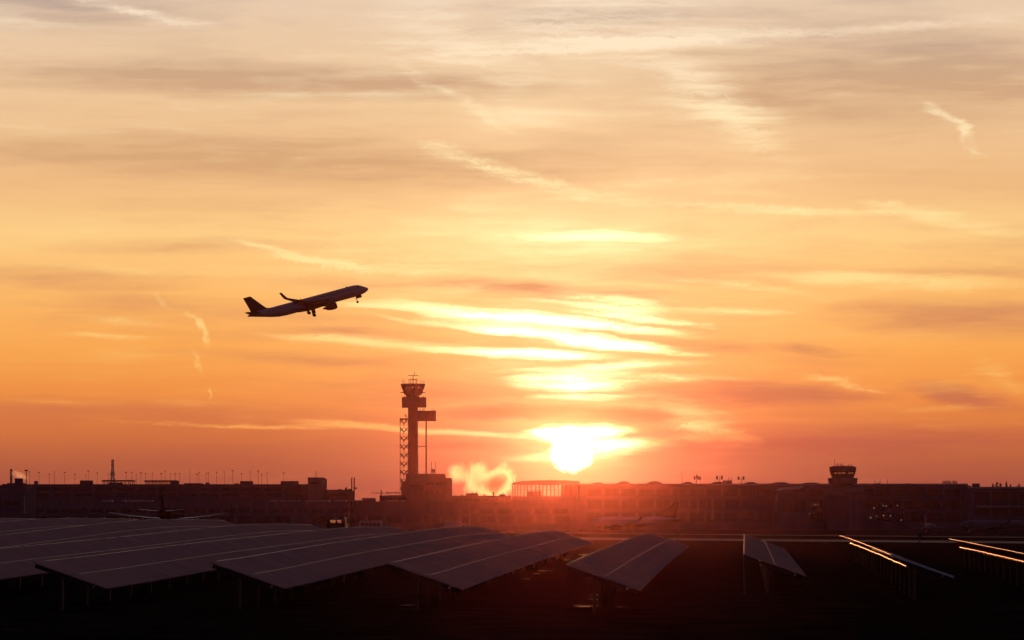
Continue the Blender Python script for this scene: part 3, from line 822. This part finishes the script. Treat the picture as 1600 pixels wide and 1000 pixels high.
# stair: outer pole, landings and crossing flights
sx0, sx1 = 624.6, 636.6
ymid = 653.0
outer = MB().tube([T(sx0, 652), T(sx0, 768)], .14, 6).tube([T(sx0, 652, 2.4), T(sx0, 768, 2.4)], .14, 6)
st = outer.build('stair_pole', MT['darksteel'], t)
MB().box(tx(sx0) - tl.x, tx(sx1) - tl.x, -.3, 2.6, tz(655.4) - tl.z, tz(653.2) - tl.z).build('stair_top_landing', MT['darksteel'], t)
py = 655.0
i = 0
while py < 762:
    mid = 630.6
    fl = MB()
    fl.bar(T(sx0 + .3, py, -.2), T(mid, py + 6.6, -.2), 1.0, .55)
    fl.bar(T(mid, py + 6.6, -.2), T(sx1, py + .4, -.2), 1.0, .55)
    o = fl.build('stair_flight', MT['darksteel'], t)
    MB().bar(T(sx0 + .3, py + 5.4, 2.0), T(mid, py - 1.0, 2.0), .5, .3).bar(T(mid, py - 1.0, 2.0), T(sx1, py + 5.4, 2.0), .5, .3).build('back_flight', MT['darksteel'], o)
    MB().bar(T(mid, py + 6.4, -.2), T(mid, py + 9.6, -.2), .4, .4).bar(T(sx0 + .2, py + 3.4, 2.2), T(mid - 1.6, py + 3.4, 2.2), .25, .2).build('landing_post', MT['darksteel'], o)
    MB().bar(T(sx0 + .3, py - 2.2, -.75), T(mid, py + 4.4, -.75), .08, .12).bar(T(mid, py + 4.4, -.75), T(sx1, py - 1.8, -.75), .08, .12).build('handrail', MT['darksteel'], o)
    py += 13.6 / 1.0 * .98
    i += 1
# tower base building
r, x0, x1, zt = building('tower_base_building', 'stepped concrete building at the foot of the tall control tower', 'building', 634, 695, 740.2, DT - 12, 40, MT['conc'])
d_ = DT - 12
part(r, 'side_wing', MT['conc'], X(695, d_) + .16, X(705, d_), d_ + .4, d_ + 36, GZ, Z(746.8, d_))
part(r, 'lower_wing', MT['conc'], X(627, d_), X(634, d_) - .16, d_ + 1, d_ + 24, GZ, Z(752.5, d_))
part(r, 'front_block', MT['clad'], X(632, d_), X(662, d_), d_ - 5, d_ - .2, GZ, Z(752, d_))
windows(r, X(640, d_), X(656, d_), d_ - 5, Z(760.5, d_), Z(757, d_), 2.4, .5)
windows(r, X(665, d_), X(694, d_), d_, Z(757.5, d_), Z(753.5, d_), 3.2, .5)
windows(r, X(665, d_), X(694, d_), d_, Z(770, d_), Z(766, d_), 3.2, .5)
windows(r, X(640, d_), X(692, d_), d_ - 5.02, Z(790, d_), Z(786, d_), 3.2, .5) if False else None
for px, y0 in ((673.4, 721), (679.6, 722)):
    MB().tube([(X(px, d_) - r.location.x, 9, zt - GZ - .4), (X(px, d_) - r.location.x, 9, Z(y0, d_) - GZ)], .15, 6).build('antenna', MT['darksteel'], r)
b = MB().frustum(0, 0, [(-.5, .2), (0, .9), (.15, 1.3)], 12)
dish = b.build('dish', MT['grey'], r)
dish.location = (X(676.6, d_) - r.location.x, 8, Z(736, d_) - GZ)
dish.rotation_euler = (math.radians(60), 0, 0)
MB().tube([(X(676.6, d_) - r.location.x, 8.4, zt - GZ - .4), (X(676.6, d_) - r.location.x, 8.2, Z(736.5, d_) - GZ)], .12, 6).build('dish_post', MT['darksteel'], r)

# ---------------------------------------------------------------- low buildings, pavilion and right terminal
r, x0, x1, zt = building('boiler_house', 'low boiler house with short stacks from which steam rises', 'building', 706, 799, 774.5, 2350, 30, MT['concd'])
for a in ((728, 747, 770.6, 775), (780, 790, 772, 775)): roofbox(*a, 2350, depth=8, off=5)
for px in (738, 744, 771):
    MB().frustum(X(px, 2350) - r.location.x, 12, [(zt - GZ - .4, .7), (zt - GZ + 2.6, .55)], 10).build('stack', MT['galv'], r)
windows(r, x0 + 2, x1 - 2, 2350, Z(783, 2350), Z(779, 2350), 4, 1)
DP = 2080
def px_(p): return X(p, DP)
q = thing('glass_pavilion', 'open roofed pavilion on slim columns with the sunset showing through, under the sun', 'pavilion', (px_(850), DP, GZ))
ql = q.location
def Q(px, py, y=0.0): return (px_(px) - ql.x, y, Z(py, DP) - ql.z)
top = [(799, 756.2), (803, 754), (815, 752.2), (832, 751), (860, 750.4), (885, 750.6), (905, 752), (905, 757.6), (870, 757.8), (806, 757.6)]
MB().prism([(Q(a, b_)[0], Q(a, b_)[2]) for a, b_ in top], 'y', -9, 22).build('canopy_roof', MT['concd'], q)
for px in (801, 804.6, 809, 813.4, 819, 824, 830, 837, 843, 848, 854, 860, 866, 872, 877, 884, 892, 900):
    for yy in ((-8, 20) if px < 818 else (-8,)):
        x_ = Q(px, 0)[0]
        MB().box(x_ - .3, x_ + .3, yy - .3, yy + .3, Z(776, DP) - ql.z, Z(757.6, DP) - ql.z).build('column', MT['darksteel'], q)
for py in (761.5, 766):
    MB().box(Q(801, 0)[0], Q(870, 0)[0], -8.5, -8.25, Z(py, DP) - ql.z, Z(py, DP) - ql.z + .25).build('rail', MT['darksteel'], q)
MB().box(Q(823.5, 0)[0], Q(846, 0)[0], -4, 6, Z(776, DP) - ql.z, Z(767.5, DP) - ql.z).build('core', MT['concd'], q)
MB().box(Q(878, 0)[0], Q(905, 0)[0], -4, 6, Z(776, DP) - ql.z, Z(757.7, DP) - ql.z).build('core', MT['concd'], q)
MB().box(Q(800, 0)[0], Q(906, 0)[0], -10, 22, 0, Z(775.4, DP) - ql.z).build('podium', MT['concd'], q)

D3 = 1900
r, x0, x1, zt = building('right_terminal', 'very long terminal building with a flat roof and dark glazed front right of the sun', 'terminal', 905, 1512, 755.6, D3, 60, MT['concd'])
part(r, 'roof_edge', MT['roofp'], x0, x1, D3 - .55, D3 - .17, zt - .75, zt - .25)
windows(r, x0 + 4, x1 - 4, D3, Z(775, D3), Z(764, D3), 7.2, 1.2)
windows(r, x0 + 4, X(1290, D3), D3, Z(795, D3), Z(781, D3), 7.2, 1.2)
windows(r, X(1352, D3), x1 - 4, D3, Z(795, D3), Z(781, D3), 7.2, 1.2)
windows(r, x0 + 4, x1 - 4, D3, Z(815, D3), Z(801, D3), 7.2, 1.2, skip=.1)
for px, ya, yb, w in ((1088.5, 779, 803, 3.5), (1111.5, 778, 812, 3.2), (1060, 781, 793, 2.5), (1186.6, 765.5, 776, 1.2), (1190.4, 765.5, 776, 1.2), (1355, 767, 774, 2), (1177, 806, 820, 1.2)):
    part(r, 'facade_strip', MT['conc'], X(px, D3), X(px, D3) + w / 3.16, D3 - .6, D3 - .2, Z(yb, D3), Z(ya, D3))
def dome(px0, px1, ytop, d, m, par, off=10, ybase=756.5):
    w = (X(px1, d) - X(px0, d)) / 2; h = Z(ytop, d) - Z(ybase, d)
    prof = [(w * math.cos(math.pi * k_ / 12), h * max(.0, math.sin(math.pi * k_ / 12)) ** .8) for k_ in range(13)]
    o = MB().prism(prof, 'y', 0, 14).build('skylight', m, par)
    o.location = ((X(px0, d) + X(px1, d)) / 2 - par.location.x, off, Z(ybase, d) - par.location.z)
for a, b_, yt in ((925, 945, 753.5), (966, 986, 751.4), (1013, 1035, 751), (1069, 1084, 752.2), (1114, 1133, 752.3), (1166, 1185, 752.6), (1208, 1236, 753), (1256, 1285, 753.6), (1351, 1356, 755), (1372, 1380, 754.6), (1419, 1425, 754.8)):
    dome(a, b_, yt, D3, MT['clad'], r)
roofbox(1131, 1145, 750.5, 756, D3, MT['clad'], 6, 'plant_room', 6)
LT = [(1241, 788), (1253.5, 788), (1271, 788), (1274, 788.4), (1277.5, 788.2), (1365.5, 793.8), (1380, 790), (1384.5, 790.6), (1402, 790), (1241.5, 803.6), (1265, 802), (1370, 806.5), (1380.3, 805.5), (1391, 806), (1408, 812.5), (1360.5, 809)]
for px, py in LT:
    s_ = random.uniform(.12, .26)
    part(r, 'lit_window', MT['lamp'], X(px, D3) - s_, X(px, D3) + s_, D3 - .28, D3 - .2, Z(py, D3) - s_ * .6, Z(py, D3) + s_ * .6)
# lower dark volume to the far right
r, x0, x1, zt = building('right_pier', 'slightly lower pier with a pale roof edge at the right border', 'terminal', 1512.5, 1700, 760.5, D3 - 20, 50, MT['concd'])
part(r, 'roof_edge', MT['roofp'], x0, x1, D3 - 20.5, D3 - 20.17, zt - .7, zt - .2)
windows(r, x0 + 3, x1 - 3, D3 - 20, Z(806, D3), Z(795, D3), 7, 1.2)
windows(r, x0 + 3, x1 - 3, D3 - 20, Z(789, D3), Z(769, D3), 7, 1.2)
part(r, 'ledge', MT['roofp'], X(1520, D3), x1, D3 - 22, D3 - 20.1, Z(792.2, D3), Z(791.2, D3))
for a in ((1524, 1534, 755.2, 761), (1504.0 + 9, 1520, 758.4, 761)): roofbox(*a, D3 - 20, depth=6, off=8)
# curved pale roof in front
r, x0, x1, zt = building('jet_bridge_hall', 'small hall with a curved pale roof in front of the right terminal', 'building', 1216, 1262, 768, 1840, 18, MT['clad'])
prof = [(X(a, 1840) - r.location.x, Z(b_, 1840) - GZ) for a, b_ in ((1213, 766.8), (1222, 763), (1236, 761), (1247, 759.6), (1254, 758.6), (1256, 760), (1249, 763.6), (1236, 764.6), (1224, 766))]
MB().prism(prof, 'y', -2, 14).build('curved_roof', MT['roofp'], r)
windows(r, x0 + 1, x1 - 1, 1840, Z(800, 1840), Z(780, 1840), 4, .8)
# rooftop aerials of the right terminal
def aerial(px, yb, yt, d, label, kind=0):
    q_ = thing('roof_aerial', label, 'antenna', (X(px, d), d + 20, Z(yb, d)))
    h = Z(yt, d) - Z(yb, d)
    MB().tube([(0, 0, 0), (-.3 if kind == 0 else 0, 0, h)], .22, 6, .08).build('pole', MT['darksteel'], q_)
    if kind == 1:
        for dx, dz, w in ((-.9, .62, .35), (.9, .6, .4), (1.9, .55, .35), (.2, .75, .3)):
            MB().box(dx - w, dx + w, -.2, .2, h * dz - 1.0, h * dz + .9).build('panel_antenna', MT['darksteel'], q_)
        MB().bar((-1.2, 0, h * .55), (2.2, 0, h * .6), .15, .15).build('crossarm', MT['darksteel'], q_)
    if kind == 2:
        for dx in (-1.4, 1.1):
            MB().box(dx - .45, dx + .45, -.2, .2, h * .55, h * 1.02).build('panel_antenna', MT['darksteel'], q_)
        MB().bar((-1.4, 0, h * .6), (1.2, 0, h * .6), .15, .15).build('crossarm', MT['darksteel'], q_)
aerial(1069, 755.5, 736, D3, 'thin tilted whip aerial beside a skylight on the right terminal roof')
aerial(1091, 755.5, 739.5, D3, 'cluster of panel antennas on a pole on the right terminal roof', 1)
aerial(1128, 755.5, 743, D3, 'short aerial with a box antenna left of the small roof plant room', 2)
aerial(1142.5, 752, 744.5, D3, 'short aerial rising from the small roof plant room')
aerial(1146.8, 755.5, 745.5, D3, 'plain short aerial just beside the small roof plant room')
aerial(1162, 755.5, 744, D3, 'stubby aerial with two thick panel antennas between two skylights', 2)
for px, yt in ((1376, 748), (1384, 749), (1396, 748)):
    q_ = thing('roof_aerial', 'faint thin aerial on the roof beside the round control tower', 'antenna', (X(px, D3), D3 + 30, Z(756, D3)), 'thin aerials beside the round tower')
    MB().tube([(0, 0, 0), (0, 0, Z(yt, D3) - Z(756, D3))], .12, 5, .06).build('pole', MT['galv'], q_)
    MB().box(-.3, .3, -.08, .08, 1.4, 1.6).build('crossarm', MT['galv'], q_)
lettering('rooftop_sign', 'NIOEN NEA', 1473, 1495.5, 756.2, 751, D3 + 8, MT['blue'], 'small blue rooftop letters on the right terminal')

# round apron tower
DR = 1850
rt = thing('apron_tower', 'squat round apron control tower rising above the right terminal', 'tower', (X(1319.6, DR), DR + 10, GZ))
def rz(py): return Z(py, DR) - GZ
def rp(px): return (px) / F * DR
MB().frustum(0, 0, [(rz(755.5), rp(21.8)), (rz(753), rp(22.8)), (rz(747.2), rp(23.4)), (rz(746.6), rp(23))], 20).build('gallery', MT['conc'], rt)
MB().frustum(0, 0, [(rz(746.6), rp(17)), (rz(742.5), rp(18.2))], 20).build('cab_base', MT['concd'], rt)
MB().frustum(0, 0, [(rz(742.5), rp(18.1)), (rz(735.5), rp(20.2))], 20).build('cab_glazing', MT['glass'], rt)
for k_ in range(20):
    a = math.pi / 20 + 2 * math.pi * k_ / 20
    MB().bar((rp(18.3) * math.cos(a), rp(18.3) * math.sin(a), rz(742.5)), (rp(20.4) * math.cos(a), rp(20.4) * math.sin(a), rz(735.5)), .14, .14).build('mullion', MT['darksteel'], rt)
for a, b_ in ((1305, 1309), (1310.5, 1315), (1316.5, 1322), (1327, 1331), (1332, 1335)):  # faintly glowing panes set in front of the dark glazing
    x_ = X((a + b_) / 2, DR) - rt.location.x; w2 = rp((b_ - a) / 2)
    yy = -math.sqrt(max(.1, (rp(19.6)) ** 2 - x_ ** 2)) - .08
    MB().box(x_ - w2, x_ + w2, yy - .04, yy, rz(740.2), rz(737.8)).build('glow_pane', MT['paneglow'], rt).scale = (1, 1, 1)
MB().frustum(0, 0, [(rz(735.5), rp(20.6)), (rz(731), rp(21.2)), (rz(729.2), rp(20.9)), (rz(727.6), rp(14.5))], 20).build('cab_roof', MT['concd'], rt)
MB().frustum(0, 0, [(0, rp(15.5)), (rz(755.5), rp(15.5))], 20).build('shaft', MT['concd'], rt)
for px, yt in ((1307, 716.5), (1311, 725), (1316, 724.5), (1318.5, 724), (1320, 725.5), (1329, 724.6), (1333, 724.8)):
    x_ = X(px, DR) - rt.location.x
    MB().tube([(x_, 0, rz(728.2)), (x_, 0, rz(yt))], .1 if px < 1308 else .16, 5).build('antenna', MT['darksteel'], rt)
MB().tube([(X(1309, DR) - rt.location.x, 0, rz(724.6)), (X(1318, DR) - rt.location.x, 0, rz(724.6))], .1, 5).build('roof_rail', MT['darksteel'], rt)
r, x0, x1, zt = building('apron_office_block', 'block carrying the round apron tower, with a pale vertical wall strip', 'building', 1293, 1348, 759.6, DR - 8, 30, MT['concd'])
part(r, 'cornice', MT['conc'], x0 - .3, x1 + .3, DR - 8.5, DR - 8.16, Z(774, DR), Z(761.5, DR))
part(r, 'wall_strip', MT['clad'], X(1324, DR), X(1341, DR), DR - 8.45, DR - 8.16, GZ, Z(775, DR))
windows(r, X(1318, DR), X(1346, DR), DR - 8.5, Z(772.5, DR), Z(770, DR), 2.2, .5)

# ---------------------------------------------------------------- masts
MX = [(46, 737), (61, 738), (77, 741), (85, 737.5), (101, 738), (117, 741), (134, 743), (138, 736), (152, 739), (169, 740), (197, 738),
      (206, 738), (213, 741), (220, 739), (227.5, 740), (238, 738), (252, 740), (258, 736), (266, 740), (274, 740.5), (281, 740), (296.5, 735),
      (308, 741), (311, 738), (322, 740), (325.5, 739), (338.5, 738), (350.5, 737), (363.5, 735.5), (377.5, 740), (391, 737.5), (403.5, 736), (409, 742), (417.5, 738), (443.5, 739)]
DM = 2550
mast0 = None
for i, (px, py) in enumerate(MX):
    d = DM + 60 * math.sin(i * 2.3)
    hgt = Z(py, d) - GZ
    q_ = thing('floodlight_mast', 'tall thin floodlight mast standing behind the left terminal roof', 'light mast', (X(px, d), d, GZ), 'floodlight masts behind the left terminal')
    MB().tube([(0, 0, 0), (0, 0, hgt)], .16, 6, .11).build('pole', MT['galv'], q_)
    w = (.3, .75, .45)[i % 3]
    MB().box(-w, w, -.3, .3, hgt - .2, hgt + .25).build('lamp_head', MT['darksteel'], q_)
q_ = thing('floodlight_mast', 'dark T-shaped floodlight mast beside the cargo building', 'light mast', (X(41, 1900), 1900, GZ))
hgt = Z(735, 1900) - GZ
MB().tube([(0, 0, 0), (0, 0, hgt)], .28, 8, .2).build('pole', MT['darksteel'], q_)
MB().box(-.85, .85, -.4, .4, hgt - .3, hgt + .3).build('lamp_head', MT['darksteel'], q_)
for px, yt, lab in ((549.6, 746, 'left plain pole of the tall twin masts right of the vehicle with lit cab'), (553.4, 746, 'tall twin mast pole carrying a small side fitting')):
    d = 1310
    q_ = thing('mast', lab, 'mast', (X(px, d), d, zg(X(px, d), d)))
    hgt = Z(yt, d) - q_.location.z
    MB().tube([(0, 0, 0), (0, 0, hgt)], .26, 10, .2).build('pole', MT['darksteel'], q_)
    MB().frustum(0, 0, [(0, .6), (.3, .5)], 8).build('base_plate', MT['conc'], q_)
    if px > 551:
        MB().box(.15, .9, -.2, .2, Z(764, d) - q_.location.z, Z(761.6, d) - q_.location.z).build('fitting', MT['darksteel'], q_)
        MB().box(-.1, .6, -.2, .2, Z(806.5, d) - q_.location.z, Z(805.5, d) - q_.location.z).build('lamp', MT['white'], q_)
# lattice mast far left
d = 2900
q_ = thing('lattice_mast', 'hazy lattice broadcasting mast rising far behind the left terminal', 'mast', (X(176, d), d, GZ))
zt = Z(718, d) - GZ; zb = 0
def hw(z):
    py = HOR - (z + GZ - H) * F / d
    return (1.5 if py < 737 else (3.2 if py > 745 else 2.2)) / F * d
lev = [Z(p, d) - GZ for p in (800, 780, 766, 757, 752, 748, 745, 741, 737, 733, 729, 725, 721, 718)]
for sx, sy in ((-1, -1), (1, -1), (1, 1), (-1, 1)):
    MB().tube([(sx * hw(z) * .9, sy * hw(z) * .9, z) for z in lev], .28, 5).build('leg', MT['roofp'], q_)
b = MB()
for i, (a, c_) in enumerate(zip(lev, lev[1:])):
    for sy in (-1, 1):
        b.bar((-hw(a) * .9, sy * hw(a) * .9, a), (hw(c_) * .9, sy * hw(c_) * .9, c_), .22, .22)
        b.bar((hw(a) * .9, sy * hw(a) * .9, a), (-hw(c_) * .9, sy * hw(c_) * .9, c_), .22, .22)
        b.bar((-hw(a) * .9, sy * hw(a) * .9, a), (hw(a) * .9, sy * hw(a) * .9, a), .3, .3)
b.build('bracing', MT['roofp'], q_)
for z, w in ((Z(719, d) - GZ, .9), (Z(726, d) - GZ, 1.0), (Z(738, d) - GZ, 1.5), (Z(741.5, d) - GZ, 1.9)):
    MB().box(-w, w, -w, w, z - .5, z + .4).build('platform', MT['roofp'], q_)
# far chimney with a dark head
d = 3000
q_ = thing('chimney', 'slim chimney with a dark head beside the cargo building, trailing steam', 'chimney', (X(17.5, d), d, GZ))
MB().frustum(0, 0, [(0, 1.5), (Z(739, d) - GZ, .9)], 14).build('stack', MT['roofp'], q_)
MB().frustum(0, 0, [(Z(739, d) - GZ, .95), (Z(733, d) - GZ, .9)], 14).build('head', MT['darksteel'], q_)
# jib crane far behind the twin masts
d = 2700
q_ = thing('construction_crane', 'faint far crane with a level jib left of the rooftop letters', 'crane', (X(595.5, d), d, GZ))
MB().box(-.45, .45, -.45, .45, 0, Z(766, d) - GZ).build('crane_mast', MT['galv'], q_)
MB().bar((X(579, d) - X(595.5, d), 0, Z(770.3, d) - GZ), (3, 0, Z(770.6, d) - GZ), .5, .5).build('jib', MT['galv'], q_)

# trees on the skyline at the right border, and a few bushes by the boiler house
def tree(px, ytop, d, wpx, base, label, group=None):
    q2 = thing('tree', label, 'tree', (X(px, d), d, base), group)
    h = Z(ytop, d) - base; w = wpx / F * d
    b = MB().tube([(0, 0, 0), (.1, 0, h * .35), (-.1, .1, h * .7)], .28, 7, .1)
    for k_ in range(6):
        a = k_ * 1.05; z0 = h * (.3 + .06 * k_)
        b.tube([(0, 0, z0), (w * .5 * math.cos(a), w * .4 * math.sin(a), z0 + h * .3)], .1, 5, .03)
    b.build('trunk', MT['bark'], q2)
    b = MB()
    for k_ in range(620):
        a, zz, rr_ = random.uniform(0, 6.283), random.uniform(-1, 1), random.random() ** .5
        cl_ = 1 + .35 * math.sin(3 * a + 4 * zz + px)
        rad = math.sqrt(1 - zz * zz) * rr_ * cl_
        c_ = Vector((w * .62 * rad * math.cos(a), w * .55 * rad * math.sin(a), h * (.66 + .36 * zz * (.75 + .25 * rr_))))
        s_ = random.uniform(.22, .5)
        e1 = Vector((random.gauss(0, 1), random.gauss(0, 1), random.gauss(0, 1))).normalized() * s_
        e2 = e1.cross(Vector((random.gauss(0, 1), random.gauss(0, 1), random.gauss(0, 1)))).normalized() * s_ * .6
        n_ = len(b.v); b.v += [c_ - e1, c_ + e2, c_ + e1, c_ - e2]; b.f.append((n_, n_ + 1, n_ + 2, n_ + 3))
    b.build('crown', MT['leaf'], q2)
for px, yt, w in ((1552, 756.6, 5), (1557.5, 754, 6), (1563, 756, 6), (1572.5, 753.4, 5), (1579, 757.4, 5), (1592, 757, 8)):
    tree(px, yt, 2050, w, GZ, 'dark tree whose crown shows above the right pier roof', 'trees behind the right pier')
for px, yt, w in ((712, 774.5, 9), (722, 773.6, 9), (757, 772.5, 9), (786, 772, 10), (795, 773.5, 9)):
    tree(px, yt, 2420, w, GZ, 'dark bushy tree beside the steaming boiler house', 'trees around the boiler house')

# ---------------------------------------------------------------- apron vehicles
d = 540.0
vz = zg(X(525, d), d)
q_ = thing('fire_engine', 'dark airfield truck seen head on with a glowing orange cab', 'truck', (X(525, d), d, vz))
def vy(py): return Z(py, d) - vz
b = MB(); rr = []
for y_, w, z0, z1 in ((0, 1.28, .75, vy(809.6)), (.5, 1.32, .75, vy(808.4)), (8.6, 1.32, .75, vy(808.4)), (9, 1.28, .8, vy(809.5))):
    rr.append([(-w, y_, z0), (w, y_, z0), (w, y_, z1 - .25), (w - .2, y_, z1), (-w + .2, y_, z1), (-w, y_, z1 - .25)])
b.rings(rr).build('body', MT['darksteel'], q_)
for a, b_, m in ((515.5, 524.6, 'cabglow'), (526.6, 533.2, 'cabglow2')):
    x0_, x1_ = X(a, d) - q_.location.x, X(b_, d) - q_.location.x
    o = MB().prism([(x0_ + .12, vy(817)), (x1_ - .05, vy(817)), (x1_, vy(812.4)), (x0_, vy(812.4))], 'y', -.04, -.01).build('windscreen', MT[m], q_)
    MB().bar((x0_ + .1, -.06, vy(817)), (x0_ + .5, -.06, vy(813.6)), .04, .04).build('wiper', MT['black'], o)
MB().box(-1.28, 1.28, -.03, .0, vy(810.9), vy(810.5)).build('roof_trim', MT['grey'], q_)
for sx in (-1, 1):
    MB().box(sx * .75 - .38, sx * .75 + .38, .5, 1.1, vy(808.6), vy(805.6)).build('beacon', MT['darksteel'], q_)
    MB().box(sx * 1.62 - .1, sx * 1.62 + .1, -.1, .1, vy(818.5), vy(810)).build('mirror', MT['black'], q_)
    MB().bar((sx * 1.28, 0, vy(811)), (sx * 1.6, 0, vy(811)), .05, .05).build('mirror_arm', MT['black'], q_)
    MB().frustum(sx * .95, -.05, [(1.0, .14), (1.28, .14)], 10).build('headlight', MT['white'], q_)
    for yy in (1.4, 6.6):
        n = 16
        pts = lambda xx, rad: [(xx, yy + rad * math.cos(2 * math.pi * j / n), .56 + rad * math.sin(2 * math.pi * j / n)) for j in range(n)]
        o = MB().rings([pts(sx * 1.02, .5), pts(sx * 1.05, .56), pts(sx * 1.3, .56), pts(sx * 1.33, .5)]).build('wheel', MT['black'], q_, True)
        MB().rings([pts(sx * 1.3, .3), pts(sx * 1.35, .28)]).build('rim', MT['galv'], o)
MB().box(-1.3, 1.3, -.25, 0, .5, .95).build('bumper', MT['grey'], q_)

def truck(px0, px1, ytop, d, label, bus):
    x0_, x1_ = X(px0, d), X(px1, d)
    g_ = zg((x0_ + x1_) / 2, d)
    q2 = thing('apron_bus' if bus else 'box_truck', label, 'bus' if bus else 'truck', ((x0_ + x1_) / 2, d, g_))
    w2 = (x1_ - x0_) / 2; h = Z(ytop, d) - g_
    if bus:
        MB().prism([(-w2, .4), (w2, .4), (w2, h - .3), (w2 - .25, h), (-w2 + .3, h), (-w2, h - .5)], 'y', 0, 2.6).build('body', MT['grey'], q2)
        for i in range(5):
            a = -w2 + .5 + i * (2 * w2 - 1) / 5
            MB().box(a, a + (2 * w2 - 1) / 5 - .15, -.03, .01, h * .48, h * .78).build('window', MT['glass'], q2)
    else:
        MB().box(-w2, w2 * .55, 0, 2.5, .9, h).build('cargo_box', MT['grey'], q2)
        MB().prism([(w2 * .58, .5), (w2, .5), (w2, 1.6), (w2 * .9, h * .72), (w2 * .58, h * .72)], 'y', .1, 2.4).build('cab', MT['grey'], q2)
        MB().box(w2 * .68, w2 * .88, .06, .12, 1.5, h * .66).build('window', MT['glass'], q2)
        MB().box(-w2, w2, .4, 2.1, .55, .9).build('chassis', MT['darksteel'], q2)
    for a in (-w2 * .62, w2 * .68):
        for yy in (.1, 2.2):
            n = 14
            pts = lambda y_, rad: [(a + rad * math.cos(2 * math.pi * j / n), y_, .48 + rad * math.sin(2 * math.pi * j / n)) for j in range(n)]
            o = MB().rings([pts(yy - .02, .48), pts(yy + .28, .48)]).build('wheel', MT['black'], q2, True)
            MB().rings([pts(yy - .05, .26), pts(yy + .3, .26)]).build('rim', MT['galv'], o)
truck(561, 597, 813.4, 1180, 'white apron bus between the twin masts and the control tower', True)
truck(694, 728, 814, 1180, 'white box truck on the apron right of the control tower base', False)

# airfield marker boards and lamp by the runway
for px, d, hgt in ((1437, 640, 1.5), (1058, 600, 1.2)):
    q2 = thing('runway_marker', 'small dark marker post at the %s of the runway' % ('right stretch' if px > 1200 else 'grass edge behind a solar row'), 'marker', (X(px, d), d, zg(X(px, d), d)))
    MB().box(-.08, .08, -.08, .08, 0, hgt).build('post', MT['darksteel'], q2)
    MB().box(-.3, .3, -.1, -.05, hgt * .5, hgt).build('board', MT['darksteel'], q2)

# ---------------------------------------------------------------- steam and haze
def volmat(name, col, dens, aniso, scale, lo_, hi_, hetero=True, seed=0):
    m = bpy.data.materials.new(name); m.use_nodes = True
    t_ = m.node_tree; t_.nodes.clear()
    pv = t_.nodes.new('ShaderNodeVolumePrincipled')
    pv.inputs['Color'].default_value = col + (1,)
    pv.inputs['Anisotropy'].default_value = aniso
    pv.inputs['Density'].default_value = dens
    out = t_.nodes.new('ShaderNodeOutputMaterial')
    t_.links.new(pv.outputs[0], out.inputs['Volume'])
    if hetero:
        tcn = t_.nodes.new('ShaderNodeTexCoord')
        nz = t_.nodes.new('ShaderNodeTexNoise'); nz.inputs['Scale'].default_value = scale; nz.inputs['Detail'].default_value = 8
        nz.inputs['Roughness'].default_value = .68; nz.inputs['Distortion'].default_value = 1.2
        mp = t_.nodes.new('ShaderNodeMapping'); mp.inputs[1].default_value = (seed, seed * 1.7, 0); mp.inputs[3].default_value = (1.25, 1.0, .75)
        t_.links.new(tcn.outputs['Object'], mp.inputs[0]); t_.links.new(mp.outputs[0], nz.inputs['Vector'])
        gr = t_.nodes.new('ShaderNodeTexGradient'); gr.gradient_type = 'SPHERICAL'
        t_.links.new(tcn.outputs['Object'], gr.inputs[0])
        ad = t_.nodes.new('ShaderNodeMath'); ad.operation = 'MULTIPLY_ADD'; ad.inputs[1].default_value = .5
        t_.links.new(gr.outputs[1], ad.inputs[0]); t_.links.new(nz.outputs[0], ad.inputs[2])
        mr = t_.nodes.new('ShaderNodeMapRange'); mr.inputs[1].default_value = lo_; mr.inputs[2].default_value = hi_; mr.inputs[4].default_value = dens
        t_.links.new(ad.outputs[0], mr.inputs[0])
        t_.links.new(mr.outputs[0], pv.inputs['Density'])
    return m
def steam(px, py, wpx, hpx, d, dens, label, seed, lean=0.0, aniso=.92):
    bm = bmesh.new()
    bmesh.ops.create_icosphere(bm, subdivisions=3, radius=1.0)
    me = bpy.data.meshes.new('steam_plume'); bm.to_mesh(me); bm.free()
    me.materials.append(volmat('steam_%d' % seed, (.98, .97, .96), dens, aniso, 2.1, .60, 1.02, True, seed))
    o = link('steam_plume', me, None, at(px, py, d))
    o.scale = (wpx * 1.3 / F * d, wpx * .8 / F * d, hpx * 1.25 / F * d)
    o.rotation_euler = (0, math.radians(lean), 0)
    tag(o, label, 'steam')
    return o
steam(745, 751, 20, 31, 2420, 0.42, 'bright upright steam column rising from the boiler house', 3, 6)
steam(772, 757, 27, 22, 2425, 0.7, 'broad dense steam cloud drifting beside the upright column', 5, -8)
steam(786, 748, 19, 25, 2440, 0.4, 'bright steam puff nearest the pavilion', 9, 10)
steam(714, 740, 16, 17, 2430, 0.2, 'faint torn steam wisp beside the control tower base', 12, 0)
steam(31, 743, 15, 6, 2990, 0.2, 'thin steam trail drifting from the slim chimney', 15, 22)
hz = MB().box(-4060, 4060, -4060, 4060, -5.0, 108.0).build('haze', None)
hm = volmat('haze_glare', (1.0, .36, .36), 0.000015, .98, 1, 0, 1, False)  # haze coloured red, so it also gives the lens glare around the sun
hz.data.materials.append(hm)
tag(hz, 'thin haze over the whole airfield, reddened for the glare by the sun', kind='stuff')
